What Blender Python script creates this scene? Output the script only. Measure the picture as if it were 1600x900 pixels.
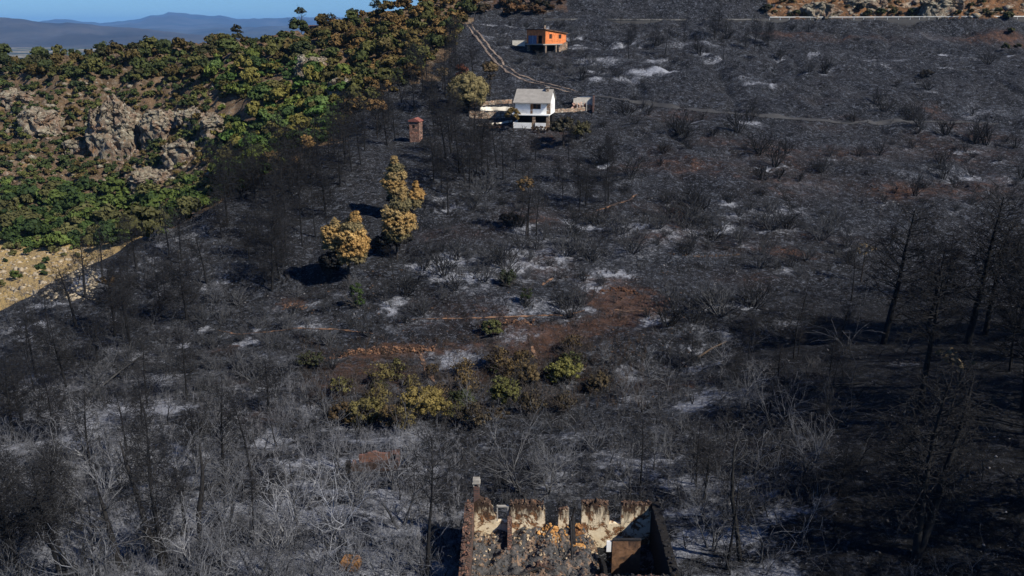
import bpy, math, random
import numpy as np
C = bpy.context
SC = C.scene
for o in list(bpy.data.objects): bpy.data.objects.remove(o)
R = math.radians
# ------------------------------------------------------------------ camera, light, exposure
PITCH = 17.3; CP = math.cos(R(PITCH)); SP = math.sin(R(PITCH)); F = 1300.0
cam = bpy.data.cameras.new('camera'); camo = bpy.data.objects.new('camera', cam)
SC.collection.objects.link(camo); SC.camera = camo
cam.sensor_width = 36; cam.lens = 36*F/1600; cam.clip_start = 0.5; cam.clip_end = 90000
camo.location = (0, 0, 0); camo.rotation_euler = (R(90-PITCH), 0, 0)
SUN = (0.66, -0.42, 0.70)
sn = math.sqrt(sum(v*v for v in SUN)); SUN = tuple(v/sn for v in SUN)
elev = math.asin(SUN[2]); azim = math.atan2(SUN[0], SUN[1])      # from +Y clockwise
w = bpy.data.worlds.new('World'); SC.world = w; w.use_nodes = True
wn = w.node_tree; bg = wn.nodes['Background']
sky = wn.nodes.new('ShaderNodeTexSky'); sky.sky_type = 'NISHITA'; sky.sun_disc = False
sky.sun_elevation = elev; sky.sun_rotation = azim; sky.altitude = 900
sky.air_density = 1.0; sky.dust_density = 0.3; sky.ozone_density = 3.0
tm = wn.nodes.new('ShaderNodeMix'); tm.data_type = 'RGBA'; tm.blend_type = 'MULTIPLY'; tm.inputs[0].default_value = 1
wn.links.new(sky.outputs[0], tm.inputs[6]); tm.inputs[7].default_value = (0.60, 0.98, 1.55, 1); wn.links.new(tm.outputs[2], bg.inputs[0]); bg.inputs[1].default_value = 0.052
sl = bpy.data.lights.new('sun', 'SUN'); sl.energy = 5.0; sl.angle = R(0.5); sl.color = (1, 0.93, 0.81)
so = bpy.data.objects.new('sun', sl); SC.collection.objects.link(so)
from mathutils import Vector, Matrix, Euler
so.rotation_euler = Vector(SUN).to_track_quat('Z', 'Y').to_euler()
SC.view_settings.view_transform = 'Standard'; SC.view_settings.look = 'None'
SC.view_settings.exposure = 0.40; SC.view_settings.gamma = 1; SC.view_settings.use_curve_mapping = False
SC.cycles.max_bounces = 4; SC.cycles.volume_bounces = 0
# ------------------------------------------------------------------ numpy noise
def _h(ix, iy, s):
    n = (ix.astype(np.int64)*374761393 + iy.astype(np.int64)*668265263 + s*974711) & 0xffffffff
    n = ((n ^ (n >> 13))*1274126177) & 0xffffffff
    n = (n ^ (n >> 16)) & 0xffffffff
    return n/4294967295.0
def vnoise(x, y, s=0):
    ix = np.floor(x); iy = np.floor(y); fx = x-ix; fy = y-iy
    fx = fx*fx*(3-2*fx); fy = fy*fy*(3-2*fy)
    a = _h(ix, iy, s); b = _h(ix+1, iy, s); c = _h(ix, iy+1, s); d = _h(ix+1, iy+1, s)
    return (a+(b-a)*fx)*(1-fy)+(c+(d-c)*fx)*fy
def fbm(x, y, s=0, o=4):
    r = 0*x; a = 0.5; t = 0
    for k in range(o):
        r = r+a*vnoise(x, y, s+k*17); t += a; a *= 0.5; x = x*2.03+13.1; y = y*2.03+7.7
    return r/t
# ------------------------------------------------------------------ terrain
def ratio(px, py):
    u = (450-py)/F; q = CP+u*SP
    return (px-800)/F/q, (-SP+u*CP)/q           # x/Y , z/Y
def P(px, py, Y):
    a, b = ratio(px, py); return (a*Y, Y, b*Y)
def proj(x, y, z):
    d = y*CP - z*SP; u = (y*SP + z*CP)/d
    return 800+F*x/d, 450-F*u
COLS = {
 0:   [(900,47),(800,56),(700,68),(600,86),(540,98),(492,108),(470,150),(430,165),(385,195),(300,225),(200,255),(140,270),(101,330)],
 100: [(900,47),(800,56),(700,68),(600,86),(500,104),(442,115),(430,158),(385,190),(300,225),(200,256),(130,268),(96,325)],
 200: [(900,47),(800,55),(700,67),(620,81),(560,92),(500,103),(430,117),(387,127),(350,205),(300,225),(250,243),(200,255),(130,268),(87,320)],
 300: [(800,55),(700,67),(560,92),(430,117),(333,140),(290,210),(200,240),(130,255),(76,310)],
 400: [(900,47),(780,57),(700,67),(620,81),(560,92),(500,102),(400,120),(300,145),(250,160),(200,213),(150,232),(100,255),(66,300)],
 500: [(300,145),(225,174),(150,222),(80,258),(44,300)],
 600: [(900,46.8),(780,56.5),(720,64),(640,77),(600,85.5),(500,100),(400,118),(300,142),(195,180),(120,214),(60,250),(20,290)],
 670: [(120,215),(60,246),(14,284)],
 800: [(900,46.8),(780,56.5),(720,64),(640,77),(600,85.5),(500,100),(400,118),(300,142),(200,179),(120,216),(80,241),(34,278),(26,284),(0,293)],
 1000:[(900,46.8),(780,56),(700,66),(600,84),(540,93),(500,100),(400,119),(300,144),(200,180),(120,216),(80,241),(34,278),(26,284),(0,291)],
 1200:[(900,45),(780,54),(700,62),(600,77),(520,95),(400,120),(300,145),(200,181),(120,217),(34,279),(26,285),(0,290)],
 1400:[(900,43),(800,49),(700,57),(600,71),(550,82),(500,97),(400,122),(300,147),(200,182),(120,217),(34,281),(26,287),(0,291)],
 1600:[(900,41),(800,46),(700,54),(600,67),(550,78),(480,98),(400,122),(300,148),(200,183),(120,218),(34,281),(26,287),(0,291)],
}
ctl = []
for px, l in COLS.items():
    for py, Y in l: ctl.append(P(px, py, Y))
    for ex, src in ((-350, 0), (2000, 1600)):
        if px == src:
            for py, Y in l[::2]: ctl.append(P(ex, py, Y))
for px, Y, z in ((0,130,-48),(-350,130,-48),(100,138,-46),(200,162,-50),(300,172,-43),(400,186,-33),
                 (-350,420,-60),(0,420,-60),(200,420,-60),(400,420,-50),(560,420,-35),(650,420,-15),(700,330,4),
                 (740,400,28),(900,400,55),(1200,400,60),(1500,400,60),(2000,400,60),
                 (-350,25,-34),(300,25,-34),(800,25,-34.5),(1300,25,-33),(2000,25,-31)):
    t = (px-800)/F/0.95; ctl.append((t*Y, Y, z))
ctl = np.array(ctl)
CC = 9.0
def _k(d2): return np.sqrt(d2+CC*CC)
_n = len(ctl); _D = (ctl[:, None, 0]-ctl[None, :, 0])**2+(ctl[:, None, 1]-ctl[None, :, 1])**2
_A = np.zeros((_n+3, _n+3)); _A[:_n, :_n] = _k(_D)+np.eye(_n)*-0.6
_A[:_n, _n:] = np.c_[np.ones(_n), ctl[:, :2]]; _A[_n:, :_n] = _A[:_n, _n:].T
_W = np.linalg.solve(_A, np.r_[ctl[:, 2], 0, 0, 0])
def inpoly(px, py, poly):
    r = np.zeros(np.shape(px), bool); n = len(poly); j = n-1
    for i in range(n):
        xi, yi = poly[i]; xj, yj = poly[j]
        c = ((yi > py) != (yj > py)) & (px < (xj-xi)*(py-yi)/((yj-yi) or 1e-9)+xi)
        r ^= c; j = i
    return r
def height(x, y):
    x = np.asarray(x, float); y = np.asarray(y, float); sh = x.shape; x = x.ravel(); y = y.ravel()
    out = np.empty_like(x)
    for i in range(0, len(x), 40000):
        a = x[i:i+40000]; b = y[i:i+40000]
        yy = np.minimum(b, 430); aa = a*yy/b
        out[i:i+40000] = _k((aa[:, None]-ctl[:, 0])**2+(yy[:, None]-ctl[:, 1])**2)@_W[:_n]+_W[_n]+_W[_n+1]*aa+_W[_n+2]*yy
    far = np.clip((y-430)/1100, 0, 1); far = far*far*(3-2*far)
    amp = np.clip(y/180, 0.3, 1.6)
    flat = np.clip(np.hypot(x-3.4, y-46.5)/9-0.6, 0, 1)
    for hx, hy in FLATS: flat = flat*np.clip(np.hypot(x-hx, y-hy)/7-0.5, 0, 1)
    nz = (fbm(x/26, y/26, 3, 3)-0.5)*3.2+(fbm(x/7, y/7, 9, 3)-0.5)*1.5
    nz = nz+(fbm(x/3.4, y/4.2, 301, 3)-.5)*1.3*np.clip((y-70)/30, 0, 1)*(y < 300)-np.clip(.06-np.abs(fbm(x/22+3, y/30, 311, 3)-.5), 0, 1)*14*np.clip((y-95)/30, 0, 1)*(y < 275)
    rough = np.clip((y-205)/25, 0, 1)*np.clip((-x-25)/20, 0, 1)
    nz = nz+rough*(np.abs(fbm(x/9, y/9, 41, 4)-0.5)*7-1.2)
    cut = np.clip((y-286)/6, 0, 1)*np.clip((x-60)/20, 0, 1)*(y < 430)
    nz = nz+cut*(np.abs(fbm(x/6, y/6, 51, 4)-0.5)*8-1)
    gd = np.full(x.shape, 1e9)
    for (ax, ay), (bx_, by_) in zip(GUL[:-1], GUL[1:]):
        tx, ty = bx_-ax, by_-ay; t_ = np.clip(((x-ax)*tx+(y-ay)*ty)/(tx*tx+ty*ty), 0, 1); gd = np.minimum(gd, np.hypot(x-ax-tx*t_, y-ay-ty*t_))
    gd = gd+(fbm(x/4, y/4, 501, 3)-.5)*4
    nz = nz-2.6*np.exp(-(gd/3.6)**2)+.9*np.exp(-((gd-7)/2.6)**2)
    out = out+nz*amp*flat*np.clip((286.5-y+20*(y > 289)+0*x)/3, 0, 1+0*x)**(x > 15)
    out = out*(1-far)+far*-150
    return out.reshape(sh)
GUL = [P(px_, py_, Y_)[:2] for px_, py_, Y_ in ((1230,540,93),(1060,572,88),(900,600,84),(760,618,82),(640,640,79),(500,668,73),(330,700,67),(120,760,60))]
FLATS = [(5.0, 181), (18, 243)]
YG = np.r_[np.geomspace(24, 440, 420)]
def cast(pts):
    """pixels of the photograph -> points on the ground there"""
    pts = np.asarray(pts, float).reshape(-1, 2); u = (450-pts[:, 1])/F; q = CP+u*SP
    a = (pts[:, 0]-800)/F/q; b = (-SP+u*CP)/q
    X = a[:, None]*YG; Z = b[:, None]*YG; H = height(X, np.broadcast_to(YG, X.shape)); D = Z-H
    hit = D < 0; k = np.argmax(hit, 1); ok = hit.any(1) & (k > 0); k = np.maximum(k, 1)
    i = np.arange(len(k)); d0 = D[i, k-1]; d1 = D[i, k]; t = d0/(d0-d1+1e-12)
    Y = YG[k-1]+(YG[k]-YG[k-1])*np.clip(t, 0, 1)
    return np.c_[a*Y, Y, b*Y], ok
def ground(px, py):
    p, ok = cast([(px, py)])
    while not ok[0] and py < 900: py += 3; p, ok = cast([(px, py)])
    return Vector(p[0])
# ------------------------------------------------------------------ materials
def nodes(name):
    m = bpy.data.materials.new(name); m.use_nodes = True; nt = m.node_tree
    return m, nt, nt.nodes['Principled BSDF']
def N(nt, t, **k):
    n = nt.nodes.new(t)
    for a, v in k.items(): setattr(n, a, v)
    return n
def setin(nt, n, i, v):
    s = n.inputs[i]
    if hasattr(v, 'is_output'): nt.links.new(v, s)
    else: s.default_value = (*v, 1) if isinstance(v, tuple) and len(v) == 3 and s.type == 'RGBA' else v
def noise(nt, co, scale, det=4, rough=0.6, dist=0.0):
    n = N(nt, 'ShaderNodeTexNoise'); setin(nt, n, 'Scale', scale); setin(nt, n, 'Detail', det)
    setin(nt, n, 'Roughness', rough); setin(nt, n, 'Distortion', dist)
    if co is not None: nt.links.new(co, n.inputs['Vector'])
    return n.outputs['Fac']
def voro(nt, co, scale, feat='F1', out='Distance'):
    n = N(nt, 'ShaderNodeTexVoronoi', feature=feat); setin(nt, n, 'Scale', scale)
    if co is not None: nt.links.new(co, n.inputs['Vector'])
    return n.outputs[out]
def mr(nt, v, a, b, c=0.0, d=1.0):
    n = N(nt, 'ShaderNodeMapRange'); nt.links.new(v, n.inputs[0])
    for i, q in enumerate((a, b, c, d)): n.inputs[i+1].default_value = q
    return n.outputs[0]
def mt(nt, op, a, b=0.0, clamp=False):
    n = N(nt, 'ShaderNodeMath', operation=op, use_clamp=clamp); setin(nt, n, 0, a); setin(nt, n, 1, b); return n.outputs[0]
def mix(nt, f, a, b, typ='MIX'):
    n = N(nt, 'ShaderNodeMix', data_type='RGBA', blend_type=typ); setin(nt, n, 0, f); setin(nt, n, 6, a); setin(nt, n, 7, b)
    return n.outputs[2]
def gray(nt, v):
    n = N(nt, 'ShaderNodeCombineColor')
    for i in range(3): nt.links.new(v, n.inputs[i])
    return n.outputs[0]
def bump(nt, bs, h, st, dist):
    n = N(nt, 'ShaderNodeBump'); n.inputs['Strength'].default_value = st; n.inputs['Distance'].default_value = dist
    nt.links.new(h, n.inputs['Height']); nt.links.new(n.outputs[0], bs.inputs['Normal'])
def coord(nt, k='Object'): return N(nt, 'ShaderNodeTexCoord').outputs[k]
MATS = {}
def plain(name, col, rough=0.85, var=0.35, scale=3.0, bmp=0.3, col2=None, thr=(0.45, 0.6), bd=0.05, metal=0):
    """plain surface with uneven wear: two noise layers and an optional stain colour"""
    m, nt, b = nodes(name); co = coord(nt)
    n1 = noise(nt, co, scale, 6, 0.65); c = mix(nt, 1.0, col, gray(nt, mr(nt, n1, 0.3, 0.7, 1-var, 1+var)), 'MULTIPLY')
    if col2:
        n2 = noise(nt, co, scale*0.45, 6, 0.7, 0.6); c = mix(nt, mr(nt, n2, *thr), c, mix(nt, 1.0, col2, gray(nt, mr(nt, n1, 0.3, 0.7, 0.6, 1.4)), 'MULTIPLY'))
    nt.links.new(c, b.inputs['Base Color']); b.inputs['Roughness'].default_value = rough; b.inputs['Metallic'].default_value = metal
    b.inputs['Specular IOR Level'].default_value = 0.2
    bump(nt, b, noise(nt, co, scale*4, 5, 0.7), bmp, bd)
    MATS[name] = m; return m
def tinted(name, var=0.4, scale=2.0, rough=0.9, transl=False):
    """takes the thing's own colour (object colour) and varies it with noise"""
    m, nt, b = nodes(name); oi = N(nt, 'ShaderNodeObjectInfo'); co = coord(nt)
    n1 = noise(nt, co, scale, 4, 0.7)
    c = mix(nt, 1.0, oi.outputs['Color'], gray(nt, mr(nt, n1, 0.3, 0.7, 1-var, 1+var)), 'MULTIPLY')
    nt.links.new(c, b.inputs['Base Color']); b.inputs['Roughness'].default_value = rough
    b.inputs['Specular IOR Level'].default_value = 0.15
    MATS[name] = m; return m
tinted('bark', 0.5, 3.0); tinted('foliage', 0.45, 1.2, 0.8); tinted('twig', 0.35, 2.0)
def brick(name, c1, c2, mortar, sc=1.0, w=0.5, h=0.22):
    m, nt, b = nodes(name); co = coord(nt)
    geo = N(nt, 'ShaderNodeNewGeometry')
    sx = N(nt, 'ShaderNodeSeparateXYZ'); nt.links.new(co, sx.inputs[0])
    u = mt(nt, 'ADD', sx.outputs[0], sx.outputs[1]); cb = N(nt, 'ShaderNodeCombineXYZ')
    nt.links.new(u, cb.inputs[0]); nt.links.new(sx.outputs[2], cb.inputs[1])
    t = N(nt, 'ShaderNodeTexBrick'); nt.links.new(cb.outputs[0], t.inputs['Vector'])
    setin(nt, t, 'Color1', c1); setin(nt, t, 'Color2', c2); setin(nt, t, 'Mortar', mortar)
    setin(nt, t, 'Scale', sc); setin(nt, t, 'Mortar Size', 0.02); setin(nt, t, 'Brick Width', w); setin(nt, t, 'Row Height', h)
    c = mix(nt, 1.0, t.outputs[0], gray(nt, mr(nt, noise(nt, co, 1.3, 6), 0.3, 0.7, 0.6, 1.35)), 'MULTIPLY')
    nt.links.new(c, b.inputs['Base Color']); b.inputs['Roughness'].default_value = 0.9
    bump(nt, b, t.outputs['Fac'], -0.4, 0.03); MATS[name] = m; return m
def stone(name, base, joints, warm, sc=3.0, soot=(0.5, 0.7)):
    """rubble masonry: irregular stones, dark joints, soot stains"""
    m, nt, b = nodes(name); co = coord(nt)
    mp = N(nt, 'ShaderNodeMapping'); nt.links.new(co, mp.inputs[0]); mp.inputs['Scale'].default_value = (1, 1, 1.7)
    v = N(nt, 'ShaderNodeTexVoronoi'); setin(nt, v, 'Scale', sc); nt.links.new(mp.outputs[0], v.inputs['Vector'])
    ed = voro(nt, mp.outputs[0], sc, 'DISTANCE_TO_EDGE')
    s = N(nt, 'ShaderNodeSeparateColor'); nt.links.new(v.outputs['Color'], s.inputs[0])
    c = mix(nt, s.outputs[0], base, warm)
    c = mix(nt, 1.0, c, gray(nt, mr(nt, s.outputs[1], 0, 1, 0.5, 1.4)), 'MULTIPLY')
    c = mix(nt, mr(nt, ed, 0.02, 0.09, 1, 0), c, joints)
    c = mix(nt, mr(nt, noise(nt, co, 0.9, 6, 0.7, 0.8), *soot), c, (0.025, 0.022, 0.02))
    nt.links.new(c, b.inputs['Base Color']); b.inputs['Roughness'].default_value = 0.95
    bump(nt, b, mr(nt, ed, 0, 0.15), 0.7, 0.08); MATS[name] = m; return m
stone('ruin_stone', (0.10, 0.065, 0.05), (0.045, 0.035, 0.03), (0.17, 0.075, 0.045), 4.5, (0.5, 0.62))
stone('old_stone', (0.30, 0.26, 0.21), (0.10, 0.08, 0.06), (0.26, 0.15, 0.09), 2.2, (0.6, 0.8))
stone('kiosk_stone', (0.20, 0.13, 0.10), (0.07, 0.05, 0.045), (0.26, 0.12, 0.08), 2.0, (0.6, 0.8))
def plaster():
    m, nt, b = nodes('plaster'); co = coord(nt); mp = N(nt, 'ShaderNodeMapping'); nt.links.new(co, mp.inputs[0]); mp.inputs['Scale'].default_value = (1, 1, .22)
    ed = voro(nt, co, 4.5, 'DISTANCE_TO_EDGE'); sxyz = N(nt, 'ShaderNodeSeparateXYZ'); nt.links.new(co, sxyz.inputs[0])
    n1 = noise(nt, co, 2.5, 7, .75); n2 = noise(nt, co, 1.1, 7, .72, .5); run = noise(nt, mp.outputs[0], 3.2, 6, .7)
    c = mix(nt, mr(nt, n1, .35, .65), (.60, .47, .30), (.76, .67, .50))
    st = mix(nt, mr(nt, ed, .02, .1), (.05, .035, .025), mix(nt, n1, (.30, .15, .07), (.17, .08, .04)))
    c = mix(nt, mr(nt, n2, .50, .54), c, st)                     # plaster fallen off, stones bare
    top = mr(nt, mt(nt, 'ADD', sxyz.outputs[2], mt(nt, 'MULTIPLY', mt(nt, 'SUBTRACT', run, .5), 5.0)), 2.1, 3.1)
    c = mix(nt, top, c, (.045, .03, .022))                       # soot tongues under the broken wall head
    c = mix(nt, mr(nt, run, .58, .70, 0, .8), c, (.10, .055, .03))
    nt.links.new(c, b.inputs['Base Color']); b.inputs['Roughness'].default_value = .95; b.inputs['Specular IOR Level'].default_value = .1
    bump(nt, b, mt(nt, 'ADD', n1, mt(nt, 'MULTIPLY', mr(nt, n2, .5, .54), -.6)), .6, .06); MATS['plaster'] = m
plaster()
plain('plaster_lump', (.42, .33, .22), .9, .5, 3, .5, (.09, .05, .03), (.42, .55))
plain('white_wall', (0.80, 0.80, 0.78), 0.8, 0.10, 1.0, 0.1, (0.50, 0.47, 0.43), (0.56, 0.75))
plain('dirty_white', (0.62, 0.58, 0.50), 0.9, 0.2, 0.8, 0.3, (0.25, 0.2, 0.15), (0.5, 0.75))
plain('roof_grey', (0.36, 0.32, 0.26), 0.85, 0.15, 1.5, 0.2, (0.20, 0.18, 0.15), (0.55, 0.8))
plain('roof_red', (0.20, 0.075, 0.06), 0.85, 0.3, 2.0, 0.3)
plain('soot', (0.012, 0.011, 0.011), 0.95, 0.4, 2.0, 0.6)  # soot black, also painted as shade in openings and recesses
plain('char', (0.022, 0.021, 0.022), 0.9, 0.5, 5.0, 0.8)
plain('debris', (0.075, 0.073, 0.073), 0.95, 0.8, 3.5, 1.0, (0.24, 0.16, 0.11), (0.53, 0.60), bd=0.12)
plain('floor_dark', (0.03, 0.026, 0.022), 0.95, 0.4, 2, 0.5)
plain('brown_wall', (0.17, 0.095, 0.055), 0.9, 0.4, 2.6, 0.3, (0.05, 0.032, 0.025), (0.46, 0.62))
plain('glass_dark', (0.02, 0.022, 0.025), 0.2, 0.1, 1, 0.0)
plain('blue_door', (0.13, 0.17, 0.26), 0.6, 0.3, 2, 0.1)
plain('wood', (0.20, 0.09, 0.035), 0.7, 0.3, 4, 0.2)
plain('steel', (0.45, 0.46, 0.46), 0.5, 0.15, 2, 0.05, metal=0.6)
plain('rust', (0.24, 0.12, 0.045), 0.85, 0.3, 2, 0.3, (0.07, 0.04, 0.03), (0.5, 0.6))
plain('concrete', (0.30, 0.28, 0.25), 0.9, 0.2, 1.5, 0.3, (0.14, 0.12, 0.10), (0.5, 0.7))
plain('tile', (0.42, 0.27, 0.15), 0.85, 0.35, 3, 0.3, (0.05, 0.035, 0.03), (0.5, 0.62))
plain('ochre_stone', (0.42, 0.22, 0.075), 0.9, 0.45, 2.5, 0.5, (.12, .055, .025), (.46, .6))
plain('red_soil', (0.17, 0.075, 0.042), 0.95, 0.3, 1.5, 0.5, (0.10, 0.05, 0.032), (0.5, 0.7))
plain('dust', (0.20, 0.155, 0.125), 0.95, 0.3, 0.6, 0.4, (0.05, 0.042, 0.04), (0.48, 0.62))
plain('asphalt', (0.045, 0.045, 0.047), 0.9, 0.15, 1, 0.2)
plain('pale_path', (0.20, 0.115, 0.07), 0.95, 0.4, 1.2, 0.4, (0.04, 0.03, 0.027), (0.46, 0.55))
brick('orange_brick', (0.72, 0.20, 0.05), (0.64, 0.17, 0.045), (0.42, 0.18, 0.08), 1.0, 0.5, 0.25)
brick('dark_brick', (0.13, 0.06, 0.045), (0.085, 0.045, 0.035), (0.07, 0.055, 0.05), 1.0, 0.42, 0.16)
def rockmat():
    m, nt, b = nodes('crag_rock'); co = coord(nt, 'Object')
    a = noise(nt, co, 0.2, 9, 0.75, 0.4); d = noise(nt, co, 1.1, 9, 0.8, 0.5)
    c = mix(nt, mr(nt, a, 0.42, 0.58), (0.25, 0.225, 0.165), (0.19, 0.12, 0.08))
    c = mix(nt, mr(nt, d, 0.52, 0.64), c, (0.50, 0.47, 0.38))
    c = mix(nt, mr(nt, noise(nt, co, 0.33, 8, 0.8, 0.3), 0.58, 0.66), c, (0.36, 0.18, 0.06))
    c = mix(nt, mr(nt, noise(nt, co, 0.5, 6, 0.8), 0.60, 0.70), c, (0.15, 0.16, 0.07))
    cr = noise(nt, co, 1.5, 8, .8)
    c = mix(nt, mr(nt, noise(nt, co, .4, 9, .85, 1.6), .57, .62), c, (0.035, 0.03, 0.025))
    nt.links.new(c, b.inputs['Base Color']); b.inputs['Roughness'].default_value = 0.95
    bump(nt, b, mt(nt, 'ADD', d, mr(nt, cr, 0, 0.2)), 1.0, 0.8); MATS['crag_rock'] = m
rockmat()
# ------------------------------------------------------------------ object helpers
COL = SC.collection
def link(name, me, mat=None, parent=None, color=None):
    o = bpy.data.objects.new(name, me); COL.objects.link(o)
    if mat is not None and me is not None and not me.materials: me.materials.append(MATS[mat] if isinstance(mat, str) else mat)
    if parent is not None: o.parent = parent
    if color: o.color = (*color, 1)
    return o
def tag(o, label, cat, group=None, kind=None):
    if label: o['label'] = label
    if cat: o['category'] = cat
    if group: o['group'] = group
    if kind: o['kind'] = kind
    return o
def empty(name, loc, rz=0, sc=1.0):
    o = bpy.data.objects.new(name, None); COL.objects.link(o); o.location = loc; o.rotation_euler = (0, 0, rz)
    o.scale = (sc, sc, sc); o.empty_display_size = 0.5; return o
def mesh_np(name, v, f, smooth=False):
    """v (n,3), f (m,k) all faces with k corners"""
    v = np.asarray(v, np.float32); f = np.asarray(f, np.int32); me = bpy.data.meshes.new(name); k = f.shape[1]
    me.vertices.add(len(v)); me.vertices.foreach_set('co', v.ravel())
    me.loops.add(f.size); me.loops.foreach_set('vertex_index', f.ravel())
    me.polygons.add(len(f)); me.polygons.foreach_set('loop_start', np.arange(0, f.size, k, dtype=np.int32))
    me.polygons.foreach_set('loop_total', np.full(len(f), k, np.int32))
    if smooth: me.polygons.foreach_set('use_smooth', np.ones(len(f), bool))
    me.update(calc_edges=True); me.validate(); return me
def segs_mesh(name, segs, sides=3, caps=False):
    """tapered prisms: rows p0(3) p1(3) r0 r1"""
    s = np.asarray(segs, float); p0 = s[:, :3]; p1 = s[:, 3:6]; d = p1-p0; L = np.linalg.norm(d, axis=1, keepdims=True)+1e-9; d = d/L
    up = np.where(np.abs(d[:, 2:3]) < 0.9, [[0, 0, 1.0]], [[1.0, 0, 0]]); a = np.cross(d, up); a /= np.linalg.norm(a, axis=1, keepdims=True)+1e-9
    b = np.cross(d, a); n = len(s); V = np.zeros((n, 2*sides, 3))
    for i in range(sides):
        t = 2*math.pi*i/sides; o = a*math.cos(t)+b*math.sin(t)
        V[:, i] = p0+o*s[:, 6:7]; V[:, sides+i] = p1+o*s[:, 7:8]
    base = (np.arange(n)*2*sides)[:, None]
    F_ = np.concatenate([base+np.array([[i, (i+1) % sides, sides+(i+1) % sides, sides+i]]) for i in range(sides)], 0)
    return mesh_np(name, V.reshape(-1, 3), F_)
class MB:
    def __init__(s): s.v = []; s.f = []
    def add(s, vs, fs):
        b = len(s.v); s.v += [tuple(v) for v in vs]; s.f += [tuple(b+i for i in f) for f in fs]
    def box(s, x0, y0, z0, x1, y1, z1):
        s.add([(x0,y0,z0),(x1,y0,z0),(x1,y1,z0),(x0,y1,z0),(x0,y0,z1),(x1,y0,z1),(x1,y1,z1),(x0,y1,z1)],
              [(3,2,1,0),(4,5,6,7),(0,1,5,4),(1,2,6,5),(2,3,7,6),(3,0,4,7)])
    def prism(s, prof, y0, y1):            # profile in x,z extruded in y
        n = len(prof); vs = [(x, y0, z) for x, z in prof]+[(x, y1, z) for x, z in prof]
        s.add(vs, [tuple(range(n)), tuple(range(2*n-1, n-1, -1))]+[(i+n, (i+1) % n+n, (i+1) % n, i) for i in range(n)])
    def prismx(s, prof, x0, x1):           # profile in y,z extruded in x
        n = len(prof); vs = [(x0, y, z) for y, z in prof]+[(x1, y, z) for y, z in prof]
        s.add(vs, [tuple(range(n-1, -1, -1)), tuple(range(n, 2*n))]+[(i, (i+1) % n, (i+1) % n+n, i+n) for i in range(n)])
    def wall(s, x0, x1, y0, y1, z0, tops, rng=None, step=0.25, jag=0.08):
        """wall from x0 to x1 whose broken top follows tops [(x,z)...]"""
        n = max(2, int((x1-x0)/step)); xs = np.linspace(x0, x1, n+1)
        zs = np.interp(xs, [t[0] for t in tops], [t[1] for t in tops])
        if rng: zs = zs+np.array([rng.uniform(-jag, jag) for _ in xs])
        s.prism([(x0, z0), (x1, z0)]+[(float(a), float(b)) for a, b in zip(xs[::-1], zs[::-1])], y0, y1)
    def wally(s, y0, y1, x0, x1, z0, tops, rng=None, step=0.25, jag=0.08):
        n = max(2, int((y1-y0)/step)); ys = np.linspace(y0, y1, n+1)
        zs = np.interp(ys, [t[0] for t in tops], [t[1] for t in tops])
        if rng: zs = zs+np.array([rng.uniform(-jag, jag) for _ in ys])
        s.prismx([(y0, z0), (y1, z0)]+[(float(a), float(b)) for a, b in zip(ys[::-1], zs[::-1])], x0, x1)
    def stone(s, c, r, rng, sq=0.7):
        vs = []; q = Euler((rng.random()*6, rng.random()*6, rng.random()*6)).to_matrix()
        for v in ((1,0,0),(-1,0,0),(0,1,0),(0,-1,0),(0,0,1),(0,0,-1),(.65,.65,.5),(-.65,.6,-.5),(.6,-.65,-.4),(-.6,-.6,.6)):
            k = r*rng.uniform(0.7, 1.15); p = q@Vector(v); vs.append((c[0]+p.x*k, c[1]+p.y*k, c[2]+p.z*k*sq))
        s.add(vs, HULL)
    def build(s, name, mat, parent=None, bevel=0, color=None):
        me = bpy.data.meshes.new(name); me.from_pydata(s.v, [], s.f); me.update()
        if bevel:
            import bmesh
            bm = bmesh.new(); bm.from_mesh(me); bmesh.ops.recalc_face_normals(bm, faces=bm.faces)
            bmesh.ops.bevel(bm, geom=list(bm.edges), offset=bevel, segments=1, affect='EDGES', clamp_overlap=True)
            bm.to_mesh(me); bm.free()
        return link(name, me, mat, parent, color)
def _hull():
    import bmesh
    bm = bmesh.new(); vs = [bm.verts.new(v) for v in ((1,0,0),(-1,0,0),(0,1,0),(0,-1,0),(0,0,1),(0,0,-1),(.65,.65,.5),(-.65,.6,-.5),(.6,-.65,-.4),(-.6,-.6,.6))]
    bmesh.ops.convex_hull(bm, input=bm.verts); bm.verts.index_update()
    f = [tuple(v.index for v in x.verts) for x in bm.faces]; bm.free(); return f
HULL = _hull()
# ------------------------------------------------------------------ plant shapes
def rot_dir(rng, d, ang):
    a = Vector((rng.gauss(0, 1), rng.gauss(0, 1), rng.gauss(0, 1))); a = a-d*a.dot(d)
    if a.length < 1e-4: a = Vector((1, 0, 0))
    a.normalize(); return (d*math.cos(ang)+a*math.sin(ang)).normalized()
def branch(S, rng, p, d, L, r, depth, step, wander, up, prob, ang, rat, rmin=0.009):
    n = max(2, int(L/step)); q = p.copy()
    for i in range(n):
        t = i/n; d2 = (d+Vector((rng.gauss(0, wander), rng.gauss(0, wander), rng.gauss(0, wander)+up))).normalized()
        e = q+d2*(L/n); r0 = max(rmin, r*(1-t*0.75)); r1 = max(rmin, r*(1-(i+1)/n*0.75))
        S.append((*q, *e, r0, r1)); d = d2; q = e
        if depth > 0 and t > 0.12:
            for _ in range(prob if isinstance(prob, int) else (1 if rng.random() < prob else 0)):
                branch(S, rng, q, rot_dir(rng, d, rng.uniform(*ang)), L*rat*rng.uniform(0.6, 1.1)*(1.15-0.5*t), max(rmin, r0*0.55), depth-1,
                       max(step*0.7, 0.22), wander*1.2, up, prob, ang, rat, rmin)
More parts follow.
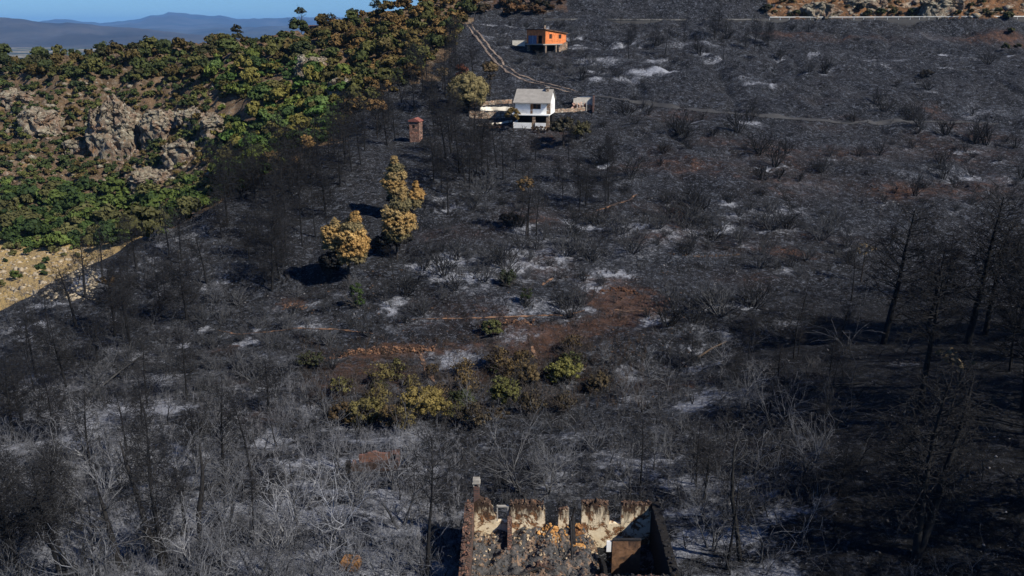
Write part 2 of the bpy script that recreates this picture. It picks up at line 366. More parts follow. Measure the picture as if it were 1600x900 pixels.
def bare_broad(seed, H=6, stems=1, lean=0.1, dense=1.0, tr=0.12):
    rng = random.Random(seed); T = []; S = []
    for k in range(stems):
        d = Vector((rng.gauss(0, lean+0.15*(stems > 1)), rng.gauss(0, lean+0.15*(stems > 1)), 1)).normalized()
        p = Vector((rng.gauss(0, .15)*(stems > 1), rng.gauss(0, .15)*(stems > 1), -0.4)); h = H*rng.uniform(.7, 1)*0.42; n = 6
        for i in range(n):
            d = (d+Vector((rng.gauss(0, .10), rng.gauss(0, .10), .03))).normalized(); e = p+d*h/n
            r0 = tr*(1-i/n*.5); r1 = tr*(1-(i+1)/n*.5)
            T.append((*p, *e, r0, r1)); p = e
            if i >= 1 and rng.random() < 0.85:
                branch(S, rng, p, rot_dir(rng, d, rng.uniform(.6, 1.25)), H*rng.uniform(.3, .5), r1*.5, 3, .45, .15, .03, .9*dense, (.4, 1.0), .5)
        for _ in range(3):
            branch(S, rng, p, rot_dir(rng, d, rng.uniform(.25, .95)), H*rng.uniform(.34, .5), r1*.6, 3, .45, .15, .03, .9*dense, (.4, .95), .52)
    return T, S
def bare_shrub(seed, H=2.2, n=9, spread=0.7):
    n = int(n*1.6)
    rng = random.Random(seed); S = []
    for k in range(n):
        a = rng.uniform(0, 6.28); s = rng.uniform(.1, spread); d = Vector((math.cos(a)*s, math.sin(a)*s, 1)).normalized()
        branch(S, rng, Vector((math.cos(a)*.15, math.sin(a)*.15, -.25)), d, H*rng.uniform(.6, 1.05), .05, 2, .32, .13, .04, .95, (.3, .9), .55, .019)
    return S
def burnt_pine(seed, H=12, bare=0.3, spread=0.24, dense=1.0, tr=0.2, lean=0.02, droop=0.0):
    rng = random.Random(seed); T = []; S = []; p = Vector((0, 0, -0.6)); d = Vector((rng.gauss(0, lean), rng.gauss(0, lean), 1)).normalized(); n = 14
    for i in range(n):
        d = (d+Vector((rng.gauss(0, .02), rng.gauss(0, .02), .01))).normalized(); e = p+d*H/n
        T.append((*p, *e, tr*(1-i/n*.85), tr*(1-(i+1)/n*.85))); p0 = p; p = e
        t = i/n
        if t > bare*0.55:
            w = int((3 if t < bare else 8)*dense+rng.random())
            prof = (0.35 if t < bare else 1.0)*math.sin(min(1, (1.05-t)/(1.05-bare)*1.0+.12)*math.pi*.62)
            for _ in range(w):
                a = rng.uniform(0, 6.28); el = rng.uniform(-.15, .35)+t*.35-droop; q = p0.lerp(p, rng.random())
                bd = Vector((math.cos(a)*math.cos(el), math.sin(a)*math.cos(el), math.sin(el)))
                branch(S, rng, q, bd, H*spread*rng.uniform(.6, 1.1)*max(.25, prof), tr*.22*(1-t*.5), 2, .42, .11, .03, 1 if t > bare else .5, (.4, 1.1), .46, .017)
    for s in list(S):                    # scorched needles still clinging: short fine tufts
        if s[6] < .03 and rng.random() < .36:
            for _ in range(2):
                d = Vector((rng.gauss(0, .8), rng.gauss(0, .8), rng.gauss(-.15, .5))).normalized()*rng.uniform(.25, .6); S.append((*s[3:6], s[3]+d.x, s[4]+d.y, s[5]+d.z, .02, .012))
    return T, S
def leaf_faces(pts, nrm, size, rng, jit=0.6):
    """small four-cornered leaf clumps round pts, facing roughly along nrm"""
    n = len(pts); g = np.random.RandomState(rng); nn = nrm+g.normal(0, jit, (n, 3)); nn /= np.linalg.norm(nn, axis=1, keepdims=True)+1e-9
    a = np.cross(nn, g.normal(0, 1, (n, 3))); a /= np.linalg.norm(a, axis=1, keepdims=True)+1e-9; b = np.cross(nn, a)
    s = (size*g.uniform(.5, 1.4, n))[:, None]; k = s*g.uniform(.5, 1.0, (n, 1))
    lift = nn*s*g.uniform(.1, .5, (n, 1))
    V = np.stack([pts-a*s, pts-b*k+lift, pts+a*s, pts+b*k+lift], 1).reshape(-1, 3)
    return V, np.arange(n*4).reshape(-1, 4)
def crown(name, seed, rx, ry, rz, nl=26, per=26, size=.22, cz=0.0, core=True, lob=.42, bottom=-.5):
    """crown of uneven clumps: many leaf faces on lobes set over an ellipsoid"""
    g = np.random.RandomState(seed); L = []; nr = []
    c = []
    while len(c) < nl:
        v = g.normal(0, 1, 3); v /= np.linalg.norm(v)
        if v[2] < bottom: continue
        c.append(v*np.array([rx, ry, rz])*g.uniform(.45, .85))
    for q in c:
        r = lob*min(rx, ry, rz)*g.uniform(.6, 1.25); u = g.normal(0, 1, (per, 3)); u /= np.linalg.norm(u, axis=1, keepdims=True)
        u[:, 2] = np.abs(u[:, 2])*1.0-.25; rr = r*g.uniform(.75, 1.1, (per, 1)); L.append(q+u*rr); nr.append(u+q/np.array([rx, ry, rz])*.5)
    L = np.concatenate(L)+np.array([0, 0, cz]); nr = np.concatenate(nr); nr /= np.linalg.norm(nr, axis=1, keepdims=True)
    V, F_ = leaf_faces(L, nr, size, seed)
    vs = [V]; fs = [F_]; off = len(V)
    if core:
        for q in c:                      # a small lumpy heart for every clump keeps it from being see-through
            r = lob*min(rx, ry, rz)*.72; n1, n2 = 5, 7; P_ = []
            for i in range(n1+1):
                for j in range(n2):
                    th = math.pi*i/n1; ph = 2*math.pi*j/n2; k = r*g.uniform(.75, 1.1)
                    P_.append(q*.93+[k*math.sin(th)*math.cos(ph), k*math.sin(th)*math.sin(ph), k*math.cos(th)*.9+cz])
            fs.append(np.array([[off+i*n2+j, off+(i+1)*n2+j, off+(i+1)*n2+(j+1) % n2, off+i*n2+(j+1) % n2] for i in range(n1) for j in range(n2)]))
            vs.append(np.array(P_)); off += len(P_)
    return mesh_np(name, np.concatenate(vs), np.concatenate(fs))
# prototypes: mesh data only, shared by every copy
print('protos')
BROAD = []
for i in range(10):
    T, S = bare_broad(100+i, 6, (1, 2, 3, 1, 2)[i % 5], .12, (.85, 1.0)[i % 2], .10)
    BROAD.append((segs_mesh('trunk', T, 6), segs_mesh('branches', S, 3)))
SAPL = []
for i in range(6):
    T, S = bare_broad(200+i, 4, 1, .10, .55, .05)
    SAPL.append((segs_mesh('trunk', T, 5), segs_mesh('branches', S, 3)))
SHRUB = [segs_mesh('burnt_shrub', bare_shrub(300+i, 2.2, (7, 10, 13)[i % 3], (.6, .9, 1.2)[i % 3]), 3) for i in range(9)]
PINE = []
for i in range(8):
    T, S = burnt_pine(400+i, 12, (.3, .42, .2, .5)[i % 4], (.20, .16, .26, .22)[i % 4], (1.15, .9, 1.3, .8)[i % 4], .19)
    PINE.append((segs_mesh('trunk', T, 7), segs_mesh('branches', S, 3)))
for sd in (451, 452, 453):
    T, S = burnt_pine(sd, 12, (.35, .25, .45)[sd-451], (.25, .27, .22)[sd-451], 1.15, .30, .03)
    PINE.append((segs_mesh('trunk', T, 8), segs_mesh('branches', S, 3)))
BUSH = [crown('green_shrub', 500+i, 1.0, 1.0, (.75, .95, 1.2)[i % 3], 16, 22, .17, (.6, .75, .95)[i % 3], True, (.46, .34, .40, .30)[i % 4], -.3) for i in range(14)]
for name, me in [('t', a) for a, b in BROAD+SAPL+PINE]: me.materials.append(MATS['bark'])
for me in [b for a, b in BROAD+SAPL+PINE]+SHRUB: me.materials.append(MATS['twig'])
for me in BUSH: me.materials.append(MATS['foliage'])
# ------------------------------------------------------------------ where things stand (photograph pixels cast on the ground)
rng = random.Random(7)
ITEMS = []          # dict(kind, px, py, pos, size, color, var, rz)
def item(kind, px, py, size, color=None, var=None, look=None, **k):
    ITEMS.append(dict(kind=kind, px=px, py=py, size=size, color=color, var=var, look=look, **k))
def scatter(n, poly, mind, clump=False):
    """n pixels in poly no nearer than mind (wider near the bottom)"""
    xs = [p[0] for p in poly]; ys = [p[1] for p in poly]; got = []; tries = 0
    while len(got) < n and tries < n*40:
        tries += 1; x = rng.uniform(min(xs), max(xs)); y = rng.uniform(min(ys), max(ys))
        if not bool(inpoly(np.array(x), np.array(y), poly)): continue
        if clump and float(fbm(np.array([x/95.]), np.array([y/38.]), 401, 3)[0]) < .38+rng.random()*.22: continue
        if any(abs(x-a) < mind and abs(y-b) < mind*.45 for a, b in got): continue
        if any(x0 < x < x1 and y0 < y < y1 for x0, y0, x1, y1 in KEEP): continue
        got.append((x, y))
    return got
KEEP = [(695, 760, 1045, 960), (540, 700, 630, 760), (800, 140, 935, 206), (795, 45, 890, 92), (715, 165, 805, 205), (622, 180, 674, 285), (525, 862, 570, 895)]
BLK = (.013, .013, .014); 
def gr(a, b): v = rng.uniform(a, b); return (v, v*1.03, v*1.12)
# shrubs of the open slopes
for x, y in scatter(115, [(930,45),(1560,45),(1600,100),(1600,330),(1250,330),(960,330),(900,215),(940,150),(890,110)], 15, True):
    item('shrub', x, y, rng.choice((.5, .8, 1.1, 1.5, 2.0))*rng.uniform(.85, 1.15), gr(.008, .022))
for x, y in scatter(28, [(760,60),(800,100),(900,120),(940,120),(890,40),(760,35)], 16): item('shrub', x, y, rng.uniform(.9, 1.4), gr(.02, .07))
for x, y in scatter(120, [(690,290),(960,330),(1330,330),(1330,430),(1060,520),(900,500),(700,480),(560,560),(560,450),(680,380)], 20, True):
    item('shrub', x, y, rng.choice((.55, .8, 1.1, 1.4, 1.8))*rng.uniform(.85, 1.15), gr(.012, .06))
for x, y in scatter(48, [(330,470),(560,450),(560,560),(420,610),(150,640),(100,560),(260,540)], 30): item('shrub', x, y, rng.uniform(.7, 1.2), gr(.03, .09))
# saplings and bare trees
for x, y in scatter(70, [(0,500),(170,400),(300,350),(370,400),(330,470),(200,560),(0,660)], 20): item('sapling', x, y, rng.uniform(.8, 1.5), gr(.05, .12))
for x, y in scatter(95, [(0,660),(200,590),(430,600),(560,650),(700,680),(700,930),(0,930)], 30): item('bare', x, y, rng.uniform(.45, .95)*(1 if y > 700 else .85), (gr(.02, .06) if rng.random() < .4 else gr(.07, .17)))
for x, y in scatter(24, [(0,860),(690,840),(690,960),(0,960)], 34): item('bare', x, y, rng.uniform(.5, .8), gr(.07, .18))
for x, y in scatter(38, [(700,660),(960,560),(1080,540),(1200,580),(1100,760),(720,775),(640,680)], 34): item('bare', x, y, rng.uniform(.5, .9), gr(.07, .16))
for x, y in scatter(70, [(930,560),(1060,500),(1400,470),(1330,600),(1250,900),(1050,900),(1050,780),(980,660)], 24): item('sapling', x, y, rng.uniform(.8, 1.6), gr(.04, .13))
for x, y in scatter(34, [(1250,560),(1600,540),(1600,900),(1180,900),(1180,700)], 40): item('sapling', x, y, rng.uniform(.8, 1.4), gr(.02, .06))
for x, y in scatter(26, [(1060,900),(1250,920),(1600,900),(1600,960),(1060,960)], 40): item('bare', x, y, rng.uniform(.3, .6), gr(.04, .09))
for x, y in scatter(12, [(0,700),(420,660),(640,720),(640,900),(0,900)], 70): item('bare', x, y, rng.uniform(.7, 1.1), gr(.22, .32))
# a pale ash-white bare tree or two the photo shows
for x, y, s, c in ((472,800,.9,.30),(430,870,.75,.26),(815,770,1.25,.10),(330,660,1.0,.06),(985,770,.95,.11),(640,715,.6,.22),(545,790,.75,.16),
                   (1170,610,.7,.25),(860,770,.9,.13),(300,890,.9,.26),(100,770,.9,.12),(345,730,1.25,.09)):
    item('bare', x, y, s, (c, c*1.01, c*1.05))
for x, y in scatter(26, [(0,700),(420,700),(700,760),(700,930),(0,930)], 60): item('bare', x, y, rng.uniform(.95, 1.3), gr(.08, .19))
for x, y in scatter(8, [(1050,640),(1300,620),(1250,900),(1060,900)], 60): item('bare', x, y, rng.uniform(.8, 1.1), gr(.06, .13))
for x, y, s in ((692,905,.75),(720,925,.6),(800,940,.5),(880,945,.45),(600,905,.8)): item('bare', x, y, s, gr(.07, .14))
# burnt pines
for x, y in scatter(30, [(330,330),(400,290),(520,210),(600,180),(640,230),(520,330),(460,440),(390,440),(330,420)], 24): item('pine', x, y, rng.uniform(.6, .95), BLK)
for x, y in scatter(34, [(600,180),(650,120),(720,60),(760,130),(740,200),(800,260),(740,320),(640,290)], 20): item('pine', x, y, rng.uniform(.62, 1.0), BLK)
for x, y in scatter(18, [(30,560),(180,420),(330,380),(330,480),(180,560),(60,640)], 40): item('pine', x, y, rng.uniform(.5, .8), BLK)
for x, y in scatter(60, [(0,560),(330,560),(640,660),(700,900),(0,940)], 26): item('sapling', x, y, rng.uniform(1.0, 1.9), gr(.02, .09))
for x, y in scatter(22, [(0,620),(200,580),(420,620),(440,900),(0,940)], 44): item('pine', x, y, rng.uniform(.4, .72), BLK)
for x, y in scatter(14, [(1040,540),(1330,520),(1330,800),(1060,800)], 50): item('pine', x, y, rng.uniform(.3, .5), BLK)
for x, y in scatter(16, [(780,250),(960,240),(960,320),(780,330)], 30): item('pine', x, y, rng.uniform(.35, .6), BLK)
for x, y in scatter(16, [(930,40),(1200,40),(1200,95),(960,95)], 40): item('pine', x, y, rng.uniform(.35, .7), BLK)
HP = [(1380,537,1.32,8),(1512,537,1.40,9),(1540,522,1.12,10),(1448,520,.9,8),(1438,640,1.05,10),(1578,580,.75,1),(1432,868,1.0,9),(1600,640,1.1,8),(1330,470,.6,1),(1475,470,.8,2),(1590,520,1.0,9),(1250,500,.45,3),
      (85,688,.62,2),(205,545,.72,2),(180,525,.85,0),(292,500,.80,2),(265,400,.7,1),(425,455,.95,2),(668,905,.83,3),(255,885,.85,3),(30,905,.75,2),(95,905,.8,1),
      (825,370,.72,1),(838,368,.65,3),(915,322,.62,2),(945,330,.4,1),(945,310,.35,3),(615,438,.45,3),(508,330,.95,1),(700,335,.8,1),(1178,80,.75,0),(1200,72,.6,2),
      (1135,890,.62,1),(905,330,.6,0),(1240,560,.5,1),(1000,760,.5,1),(350,760,.8,1)]
for x, y, s, v in HP: item('pine', x, y, s, (.012, .012, .013) if x > 1200 else BLK, v)
# green and scorched cover of the far hill
GREEN_POLY = [(0,97),(100,88),(200,76),(300,66),(400,58),(470,52),(540,34),(600,20),(640,8),(760,-6),(735,25),(700,80),(640,130),(560,175),(520,215),(430,262),(330,322),(240,372),(170,388),(0,392)]
def gcol(x, y):
    a = rng.random()
    if y > 285 and x < 340: c = ((.025,.046,.015),(.045,.07,.02),(.018,.034,.014),(.05,.055,.025))[int(a*4)]
    elif x > 330 and y > 90+(x-330)*.05 and x < 540: c = ((.03,.06,.016),(.06,.085,.022),(.020,.038,.014),(.085,.085,.026),(.05,.05,.02),(.035,.06,.02))[int(a*6)]
    elif y < 130 and x < 520: c = ((.045,.05,.018),(.035,.048,.018),(.05,.042,.018),(.022,.032,.014),(.032,.036,.018))[int(a*5)]
    elif x >= 500: c = ((.06,.05,.02),(.045,.05,.018),(.075,.052,.022),(.03,.04,.015),(.045,.04,.018),(.10,.07,.03))[int(a*6)]
    else: c = ((.03,.045,.018),(.05,.06,.022),(.022,.034,.016),(.06,.05,.022))[int(a*4)]
    k = rng.uniform(1.0, 1.65); return (c[0]*k*1.18, c[1]*k*1.06, c[2]*k*.9)
cand = []
for x, y in scatter(1900, GREEN_POLY, 7):
    rocky = 20 < x < 345 and 125 < y < 300
    if rocky and rng.random() < .12: continue
    if 330 < x < 385 and 150 < y < 200 and rng.random() < .8: continue
    s = rng.choice((.9, 1.3, 1.6, 2.1))*rng.uniform(.85, 1.15)
    if y > 285 and x < 340: s *= 1.25
    if y < 130 or x > 350: s *= 1.25
    if rocky: s *= .8
    cand.append((x, y, s, gcol(x, y)))
for x, y, s in ((25,437,1.3),(65,424,1.2),(85,395,1.4),(20,400,1.2),(45,398,1.3),(122,402,.9),(3,447,1.2),(30,385,1.3),(72,412,1.1),(8,410,.8),(100,400,.9),(68,430,1.0)):
    item('bush', x, y, s*.85, gcol(10, 300))
cand.sort(key=lambda c: -c[2])
BIG = cand[:285]; SMALL = cand[285:]
for x, y, s, c in BIG: item('bush', x, y, s, c)
for x, y in scatter(34, [(738,-8),(900,-8),(875,20),(790,27),(738,24)], 7): item('bush', x, y, rng.uniform(1.1, 2.0), rng.choice(((.09,.05,.025),(.05,.035,.02),(.12,.065,.03),(.03,.028,.018))))
for x, y in scatter(30, [(1190,2),(1600,2),(1600,27),(1190,27)], 9): item('bush', x, y, rng.uniform(.8, 1.6), rng.choice(((.05,.05,.022),(.09,.07,.03),(.025,.025,.018),(.04,.05,.02))))
for x, y in ((1245,24),(1300,26),(1355,27),(1395,24),(1210,20),(1540,22),(1575,30),(1590,75),(1570,78),(1560,20),(1500,10),(1440,16),(1580,50)):
    item('bush', x, y, rng.uniform(.9, 1.7), (.06, .06, .025))
for x, y in scatter(46, [(0,500),(60,462),(170,392),(330,325),(345,345),(180,425),(60,500),(0,535)], 9): item('sapling', x, y, rng.uniform(.8, 1.5), gr(.04, .14))
for x, y in scatter(18, [(330,315),(430,262),(520,212),(560,180),(575,215),(440,300),(340,350)], 9): item('pine', x, y, rng.uniform(.5, .85), BLK)
pts, ok = cast([(i['px'], i['py']) for i in ITEMS])
for i, p, k in zip(ITEMS, pts, ok): i['pos'] = p; i['ok'] = bool(k) and p[1] < 415 and p[1] > 20
SMALLP, sok = cast([(c[0], c[1]) for c in SMALL])
print('items', len(ITEMS), len(SMALL))
# ------------------------------------------------------------------ ground sheet
print('ground')
tt = np.r_[np.linspace(-1.5, -.78, 40)[:-1], np.linspace(-.78, .78, 1000), np.linspace(.78, 1.5, 40)[1:]]
yy = np.r_[np.geomspace(14, 40, 60)[:-1], np.geomspace(40, 430, 760), np.geomspace(430, 60000, 130)[1:]]
X = tt[None, :]*yy[:, None]; Y = np.broadcast_to(yy[:, None], X.shape).copy()
Z = height(X, Y)
small = (fbm(X/1.3, Y/1.3, 91, 3)-.5)*.3*np.clip(1.5-Y/90, 0, 1); Z2 = Z+small
PX, PY = proj(X, Y, Z)
nr, nc = X.shape
idx = np.arange(nr*nc).reshape(nr, nc)
Fq = np.stack([idx[:-1, :-1], idx[:-1, 1:], idx[1:, 1:], idx[1:, :-1]], -1).reshape(-1, 4)
gm = mesh_np('ground', np.stack([X, Y, Z2], -1).reshape(-1, 3), Fq, True)
ash = np.zeros_like(X); soil = np.zeros_like(X); dark = np.zeros_like(X)
WX = (fbm(X/1.1, Y/1.1, 201, 3)-.5)*4.5+(fbm(X/5, Y/5, 203, 2)-.5)*4; WY = (fbm(X/1.1, Y/1.1, 211, 3)-.5)*3.5
def blob(arr, cx, cy, rx, ry, amt):
    j0, j1 = np.searchsorted(yy, [cy-ry*2.2, cy+ry*2.2]); k0, k1 = np.searchsorted(tt, [(cx-rx*2.4)/max(cy, 1), (cx+rx*2.4)/max(cy, 1)])
    if j1 <= j0 or k1 <= k0: return
    kk = min(1.0, rx/2.2); sx = X[j0:j1, k0:k1]+WX[j0:j1, k0:k1]*kk; sy = Y[j0:j1, k0:k1]+WY[j0:j1, k0:k1]*kk
    arr[j0:j1, k0:k1] += amt*np.exp(-((sx-cx)/rx)**2-((sy-cy)/ry)**2)
for i in ITEMS:
    p = i['pos']
    if i['kind'] == 'shrub' and i['px'] > 120:
        if rng.random() < .75: blob(ash, p[0]+rng.uniform(-.8, .8), p[1]-rng.uniform(.2, 1.4), rng.uniform(.9, 2.6), rng.uniform(.7, 1.8), rng.choice((.12, .2, .35, .5, .8, 1.0))*(.5 if i['px'] > 1250 and i['py'] > 150 else 1))
    if i['kind'] in ('bare', 'sapling') and rng.random() < .6:
        blob(ash, p[0]+rng.uniform(-1, 1), p[1]-rng.uniform(0, 1), rng.uniform(.9, 2.6), rng.uniform(.6, 1.6), rng.uniform(.15, .7)*(.3 if i['px'] > 1250 else 1))
# ash, bare soil and straw where the photo shows them (pixel, radius in metres, amount)
for x, y in scatter(90, [(930,50),(1600,60),(1600,330),(700,560),(640,300),(900,215)], 22): p = ground(x, y); blob(ash, p.x, p.y, rng.uniform(2, 7), rng.uniform(1.5, 4), rng.uniform(.08, .3))
for x, y in scatter(34, [(0,600),(420,620),(700,700),(700,930),(0,930)], 34): p = ground(x, y); blob(ash, p.x, p.y, rng.uniform(.8, 2.8), rng.uniform(.6, 1.4), rng.uniform(.4, 1.0))
for x, y in scatter(40, [(950,140),(1600,170),(1600,330),(1000,520),(640,560),(700,330)], 30): p = ground(x, y); blob(soil, p.x, p.y, rng.uniform(3, 9), rng.uniform(2, 5), rng.uniform(.15, .5))
for x, y, rx, ry, a in ((620,800,4.5,.8,.9),(500,805,4,1,.7),(740,800,1.5,.9,.7),(300,830,2,1,.5),(610,690,3,1.4,.4),(710,560,3.5,2.5,.85),(690,575,3,2,.6),(1090,795,2.2,1.3,.85),
                        (1060,860,1.5,1.5,.5),(150,655,2.6,1.8,.9),(250,640,2.6,2,.9),(190,685,4,2,.8),(60,650,3,1.5,.5),(120,690,3,1.5,.6),(480,720,3,1.5,.5),(350,790,3,1,.5),(560,640,2,1,.4),(95,605,2.5,1,.5),(160,555,3,1,.5),(260,600,3,1.5,.5),(180,630,2,1.2,.6),
                        (430,480,4,1,.35),(480,500,3,1.5,.3),(970,75,5,3,.8),(1000,112,8,2.5,.7),(1030,108,5,2,.8),(940,95,5,2,.6),(1015,95,3,2,.8),(985,128,5,2,.5),(905,75,4,2,.7),(925,150,3,1.5,.4),(1060,72,4,2,.5),(1110,68,4,2,.5),(1120,95,3,1.5,.6),(1180,130,4,2,.7),(1165,120,3,1.5,.6),(1270,85,2.5,1.5,.6),(1360,95,3,1.5,.6),
                        (1380,100,3,1.5,.5),(1410,95,2,1.5,.6),(1300,110,3,1.2,.6),(1180,60,5,2,.35),(1520,90,8,4,.3),(1455,60,9,4,.3),(660,240,4,2,.25),(720,225,4,1.5,.5),(810,125,5,1.5,.4),
                        (1120,620,3,1.5,.5),(1080,640,2.5,1.5,.4),(1180,620,2,1.5,.4),(1430,568,3,.7,.4),(590,565,2,1,.3),(820,530,2,1.5,.4),(860,480,4,1.5,.2),(600,600,2,.8,.3),
                        (1210,560,5,.8,.25),(1330,395,3,1.2,.4),(420,560,3,1.2,.5),(470,640,4,1.5,.35),(640,160,5,2,.25),(1580,475,4,1.5,.25)):
    p = ground(x, y); blob(ash, p.x, p.y, rx, ry, a)
for x, y, rx, ry, a in ((460,475,1.6,1.4,1.2),(450,470,1.2,1,.5),(370,600,3,1.5,.35),(520,600,3.5,3,.6),(560,580,4,3,.5),(570,550,6,1.2,.9),(650,545,4,1.2,.8),(740,540,3,2,.4),(800,510,3,2,.8),
                        (840,545,3,2.5,.7),(865,530,2.5,2,.8),(960,465,4.5,4,.75),(990,470,2.5,2,.7),(950,440,3,2,.45),(930,500,5,3,.45),(890,520,4,2,.5),(760,585,4,2,.35),(1005,375,3,1,.5),
                        (1020,370,2,1,.5),(650,470,7,4,.12),(990,320,3,1,.35),(940,330,4,1.5,.3),(1090,260,9,6,.32),(1050,180,7,4,.38),(1200,230,8,6,.3),(1500,240,14,7,.42),(1560,215,7,3,.45),
                        (1320,60,24,3,.35),(1220,55,12,3,.5),(1500,60,14,3,.4),(1570,60,8,4,.9),(700,545,3,1.2,.4),(350,545,3,1,.5),(1230,400,5,1.2,.6),(1290,200,9,3,.25),
                        (1200,390,4,1.5,.35),(1140,700,4,1.5,.25),(700,640,3,1,.4),(400,650,4,2,.35),(300,560,5,1.5,.15),(480,460,6,1.5,.2),(1010,480,4,.5,.7),(1070,600,2,.7,.7),(870,430,4,2,.35),
                        (610,580,5,3,.5),(640,600,5,3,.35),(790,560,5,3,.45),(1000,600,4,3,.3),(900,575,4,3,.35),(830,230,6,3,.15)):
    p = ground(x, y); blob(soil, p.x, p.y, rx, ry, a)
NX = (fbm(X/9, Y/9, 61, 4)-.5)*110; NY = (fbm(X/9, Y/9, 71, 4)-.5)*70
green = inpoly(PX+NX*(Y > 150), PY+NY*(Y > 150), [(0,60),(700,-60),(760,-6),(735,25),(700,70),(650,120),(560,178),(520,215),(430,265),(330,325),(240,374),(168,388),(168,395),(0,520),(-900,600),(-900,60)]) & (Y > 134+0*X)
green |= (Y > 134) & (X < -48-(np.clip(Y-150, 0, 400)*-.10)) & (Z < -38)
green |= (Y > 300) & (X < -20)
green = green.astype(float)
straw = ((Y > 134) & (Y < 205) & (Z < -42) & (X < -50)).astype(float)*np.clip((215-Y)/20, 0, 1)
cutm = ((PY+NY*.12 < 27.5) & (X > 84+NX*.3) & (Y < 430) & (Y > 230)).astype(float); cutm = np.maximum(cutm, .35*((PY+NY*.3 < 18) & (X > -20) & (X < 18) & (Y > 250) & (Y < 430)))
far = np.clip((Y-600)/800, 0, 1)
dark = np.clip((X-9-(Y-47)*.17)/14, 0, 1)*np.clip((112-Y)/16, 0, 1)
E = .5
def attr(name, a, b, c, d):
    at = gm.color_attributes.new(name, 'FLOAT_COLOR', 'POINT')
    at.data.foreach_set('color', np.stack([a, b, c, d], -1).astype(np.float32).ravel())
attr('cover', np.clip(ash, 0, 1.2), np.clip(soil, 0, 1.2), green, np.ones_like(X))
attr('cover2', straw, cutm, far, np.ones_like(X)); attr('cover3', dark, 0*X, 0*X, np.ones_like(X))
def ground_mat():
    m, nt, b = nodes('ground_cover'); co = coord(nt)
    def at(n):
        a = N(nt, 'ShaderNodeAttribute'); a.attribute_name = n; s = N(nt, 'ShaderNodeSeparateColor'); nt.links.new(a.outputs['Color'], s.inputs[0]); return s.outputs
    A = at('cover'); B = at('cover2'); D = at('cover3')
    big = noise(nt, co, .06, 5, .6, .5); mid = noise(nt, co, .45, 7, .7, .3); fine = noise(nt, co, 3.2, 6, .75); vf = noise(nt, co, 11, 3, .7)
    c = mix(nt, mr(nt, big, .42, .58), (.008, .009, .0115), (.018, .018, .0195))
    c = mix(nt, mr(nt, mid, .52, .70), c, (.036, .040, .049))
    # thin scattered ash and specks of pale stone
    c = mix(nt, mr(nt, noise(nt, co, .95, 6, .82, .3), .535, .60, 0, .85), c, (.10, .112, .138))
    c = mix(nt, mr(nt, noise(nt, co, 2.6, 4, .75), .58, .64, 0, .8), c, (.19, .20, .24))
    sp = mt(nt, 'MULTIPLY', mr(nt, vf, .60, .66), mr(nt, fine, .46, .55)); c = mix(nt, sp, c, (.24, .25, .28))
    c = mix(nt, mr(nt, noise(nt, co, .8, 5, .8, .6), .45, .40), c, (.005, .005, .006))
    # red soil
    so_ = mt(nt, 'ADD', mt(nt, 'MULTIPLY', A[1], .8), mt(nt, 'MULTIPLY', mt(nt, 'SUBTRACT', noise(nt, co, .38, 8, .8, 1.0), .5), 3.2)); so_ = mt(nt, 'MULTIPLY', mr(nt, so_, .3, .75), mr(nt, A[1], 0.05, .3))
    sc_ = mix(nt, mr(nt, noise(nt, co, .9, 6, .8), .4, .65), (.06, .033, .024), (.23, .105, .055))
    c = mix(nt, mt(nt, 'MULTIPLY', so_, mr(nt, mid, .35, .65, .25, .85)), c, sc_)
    c = mix(nt, mt(nt, 'MULTIPLY', mr(nt, A[1], .05, .8), .35), c, (.075, .044, .032))
    c = mix(nt, mt(nt, 'MULTIPLY', mr(nt, mt(nt, 'ADD', A[0], mt(nt, 'MULTIPLY', mt(nt, 'SUBTRACT', mid, .5), .8)), .05, .7), .45), c, (.085, .093, .113))
    # shade over the lower right, painted into the ground colour
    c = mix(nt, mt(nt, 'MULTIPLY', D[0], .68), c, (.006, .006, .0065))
    # white ash
    as_ = mt(nt, 'ADD', A[0], mt(nt, 'MULTIPLY', mt(nt, 'SUBTRACT', noise(nt, co, 1.6, 7, .85, .4), .5), 3.6)); as_ = mt(nt, 'MULTIPLY', mr(nt, as_, .32, 1.0), mr(nt, A[0], .05, .3))
    c = mix(nt, mt(nt, 'MULTIPLY', as_, mr(nt, vf, .3, .6, .5, 1)), c, mix(nt, fine, (.20, .215, .26), (.60, .62, .68)))
    # unburnt hill: brown soil, rock and dry grass
    g = mix(nt, mr(nt, noise(nt, co, .22, 8, .75, .3), .42, .6), (.085, .058, .036), (.19, .125, .075))
    g = mix(nt, mr(nt, noise(nt, co, .5, 8, .8, .2), .52, .62), g, (.23, .19, .145))
    g = mix(nt, mr(nt, noise(nt, co, .12, 6, .7), .58, .70), g, (.30, .19, .085))
    g = mix(nt, mr(nt, noise(nt, co, .8, 6, .8), .58, .68), g, (.045, .055, .022))
    c = mix(nt, A[2], c, g)
    st = mix(nt, mr(nt, noise(nt, co, .3, 8, .75, .3), .42, .62), (.46, .33, .14), (.36, .26, .14)); st = mix(nt, mr(nt, fine, .56, .68), st, (.17, .13, .08))
    c = mix(nt, B[0], c, st)
    cu = mix(nt, mr(nt, noise(nt, co, .3, 9, .8, .6), .4, .6), (.05, .035, .022), (.26, .13, .06)); cu = mix(nt, mr(nt, noise(nt, co, .2, 7, .75), .55, .65), cu, (.42, .35, .27))
    cu = mix(nt, mr(nt, noise(nt, co, .15, 7, .8, .5), .56, .64), cu, (.03, .026, .024))
    c = mix(nt, B[1], c, cu)
    v = N(nt, 'ShaderNodeTexVoronoi'); setin(nt, v, 'Scale', .0035); nt.links.new(co, v.inputs['Vector']); s = N(nt, 'ShaderNodeSeparateColor'); nt.links.new(v.outputs['Color'], s.inputs[0])
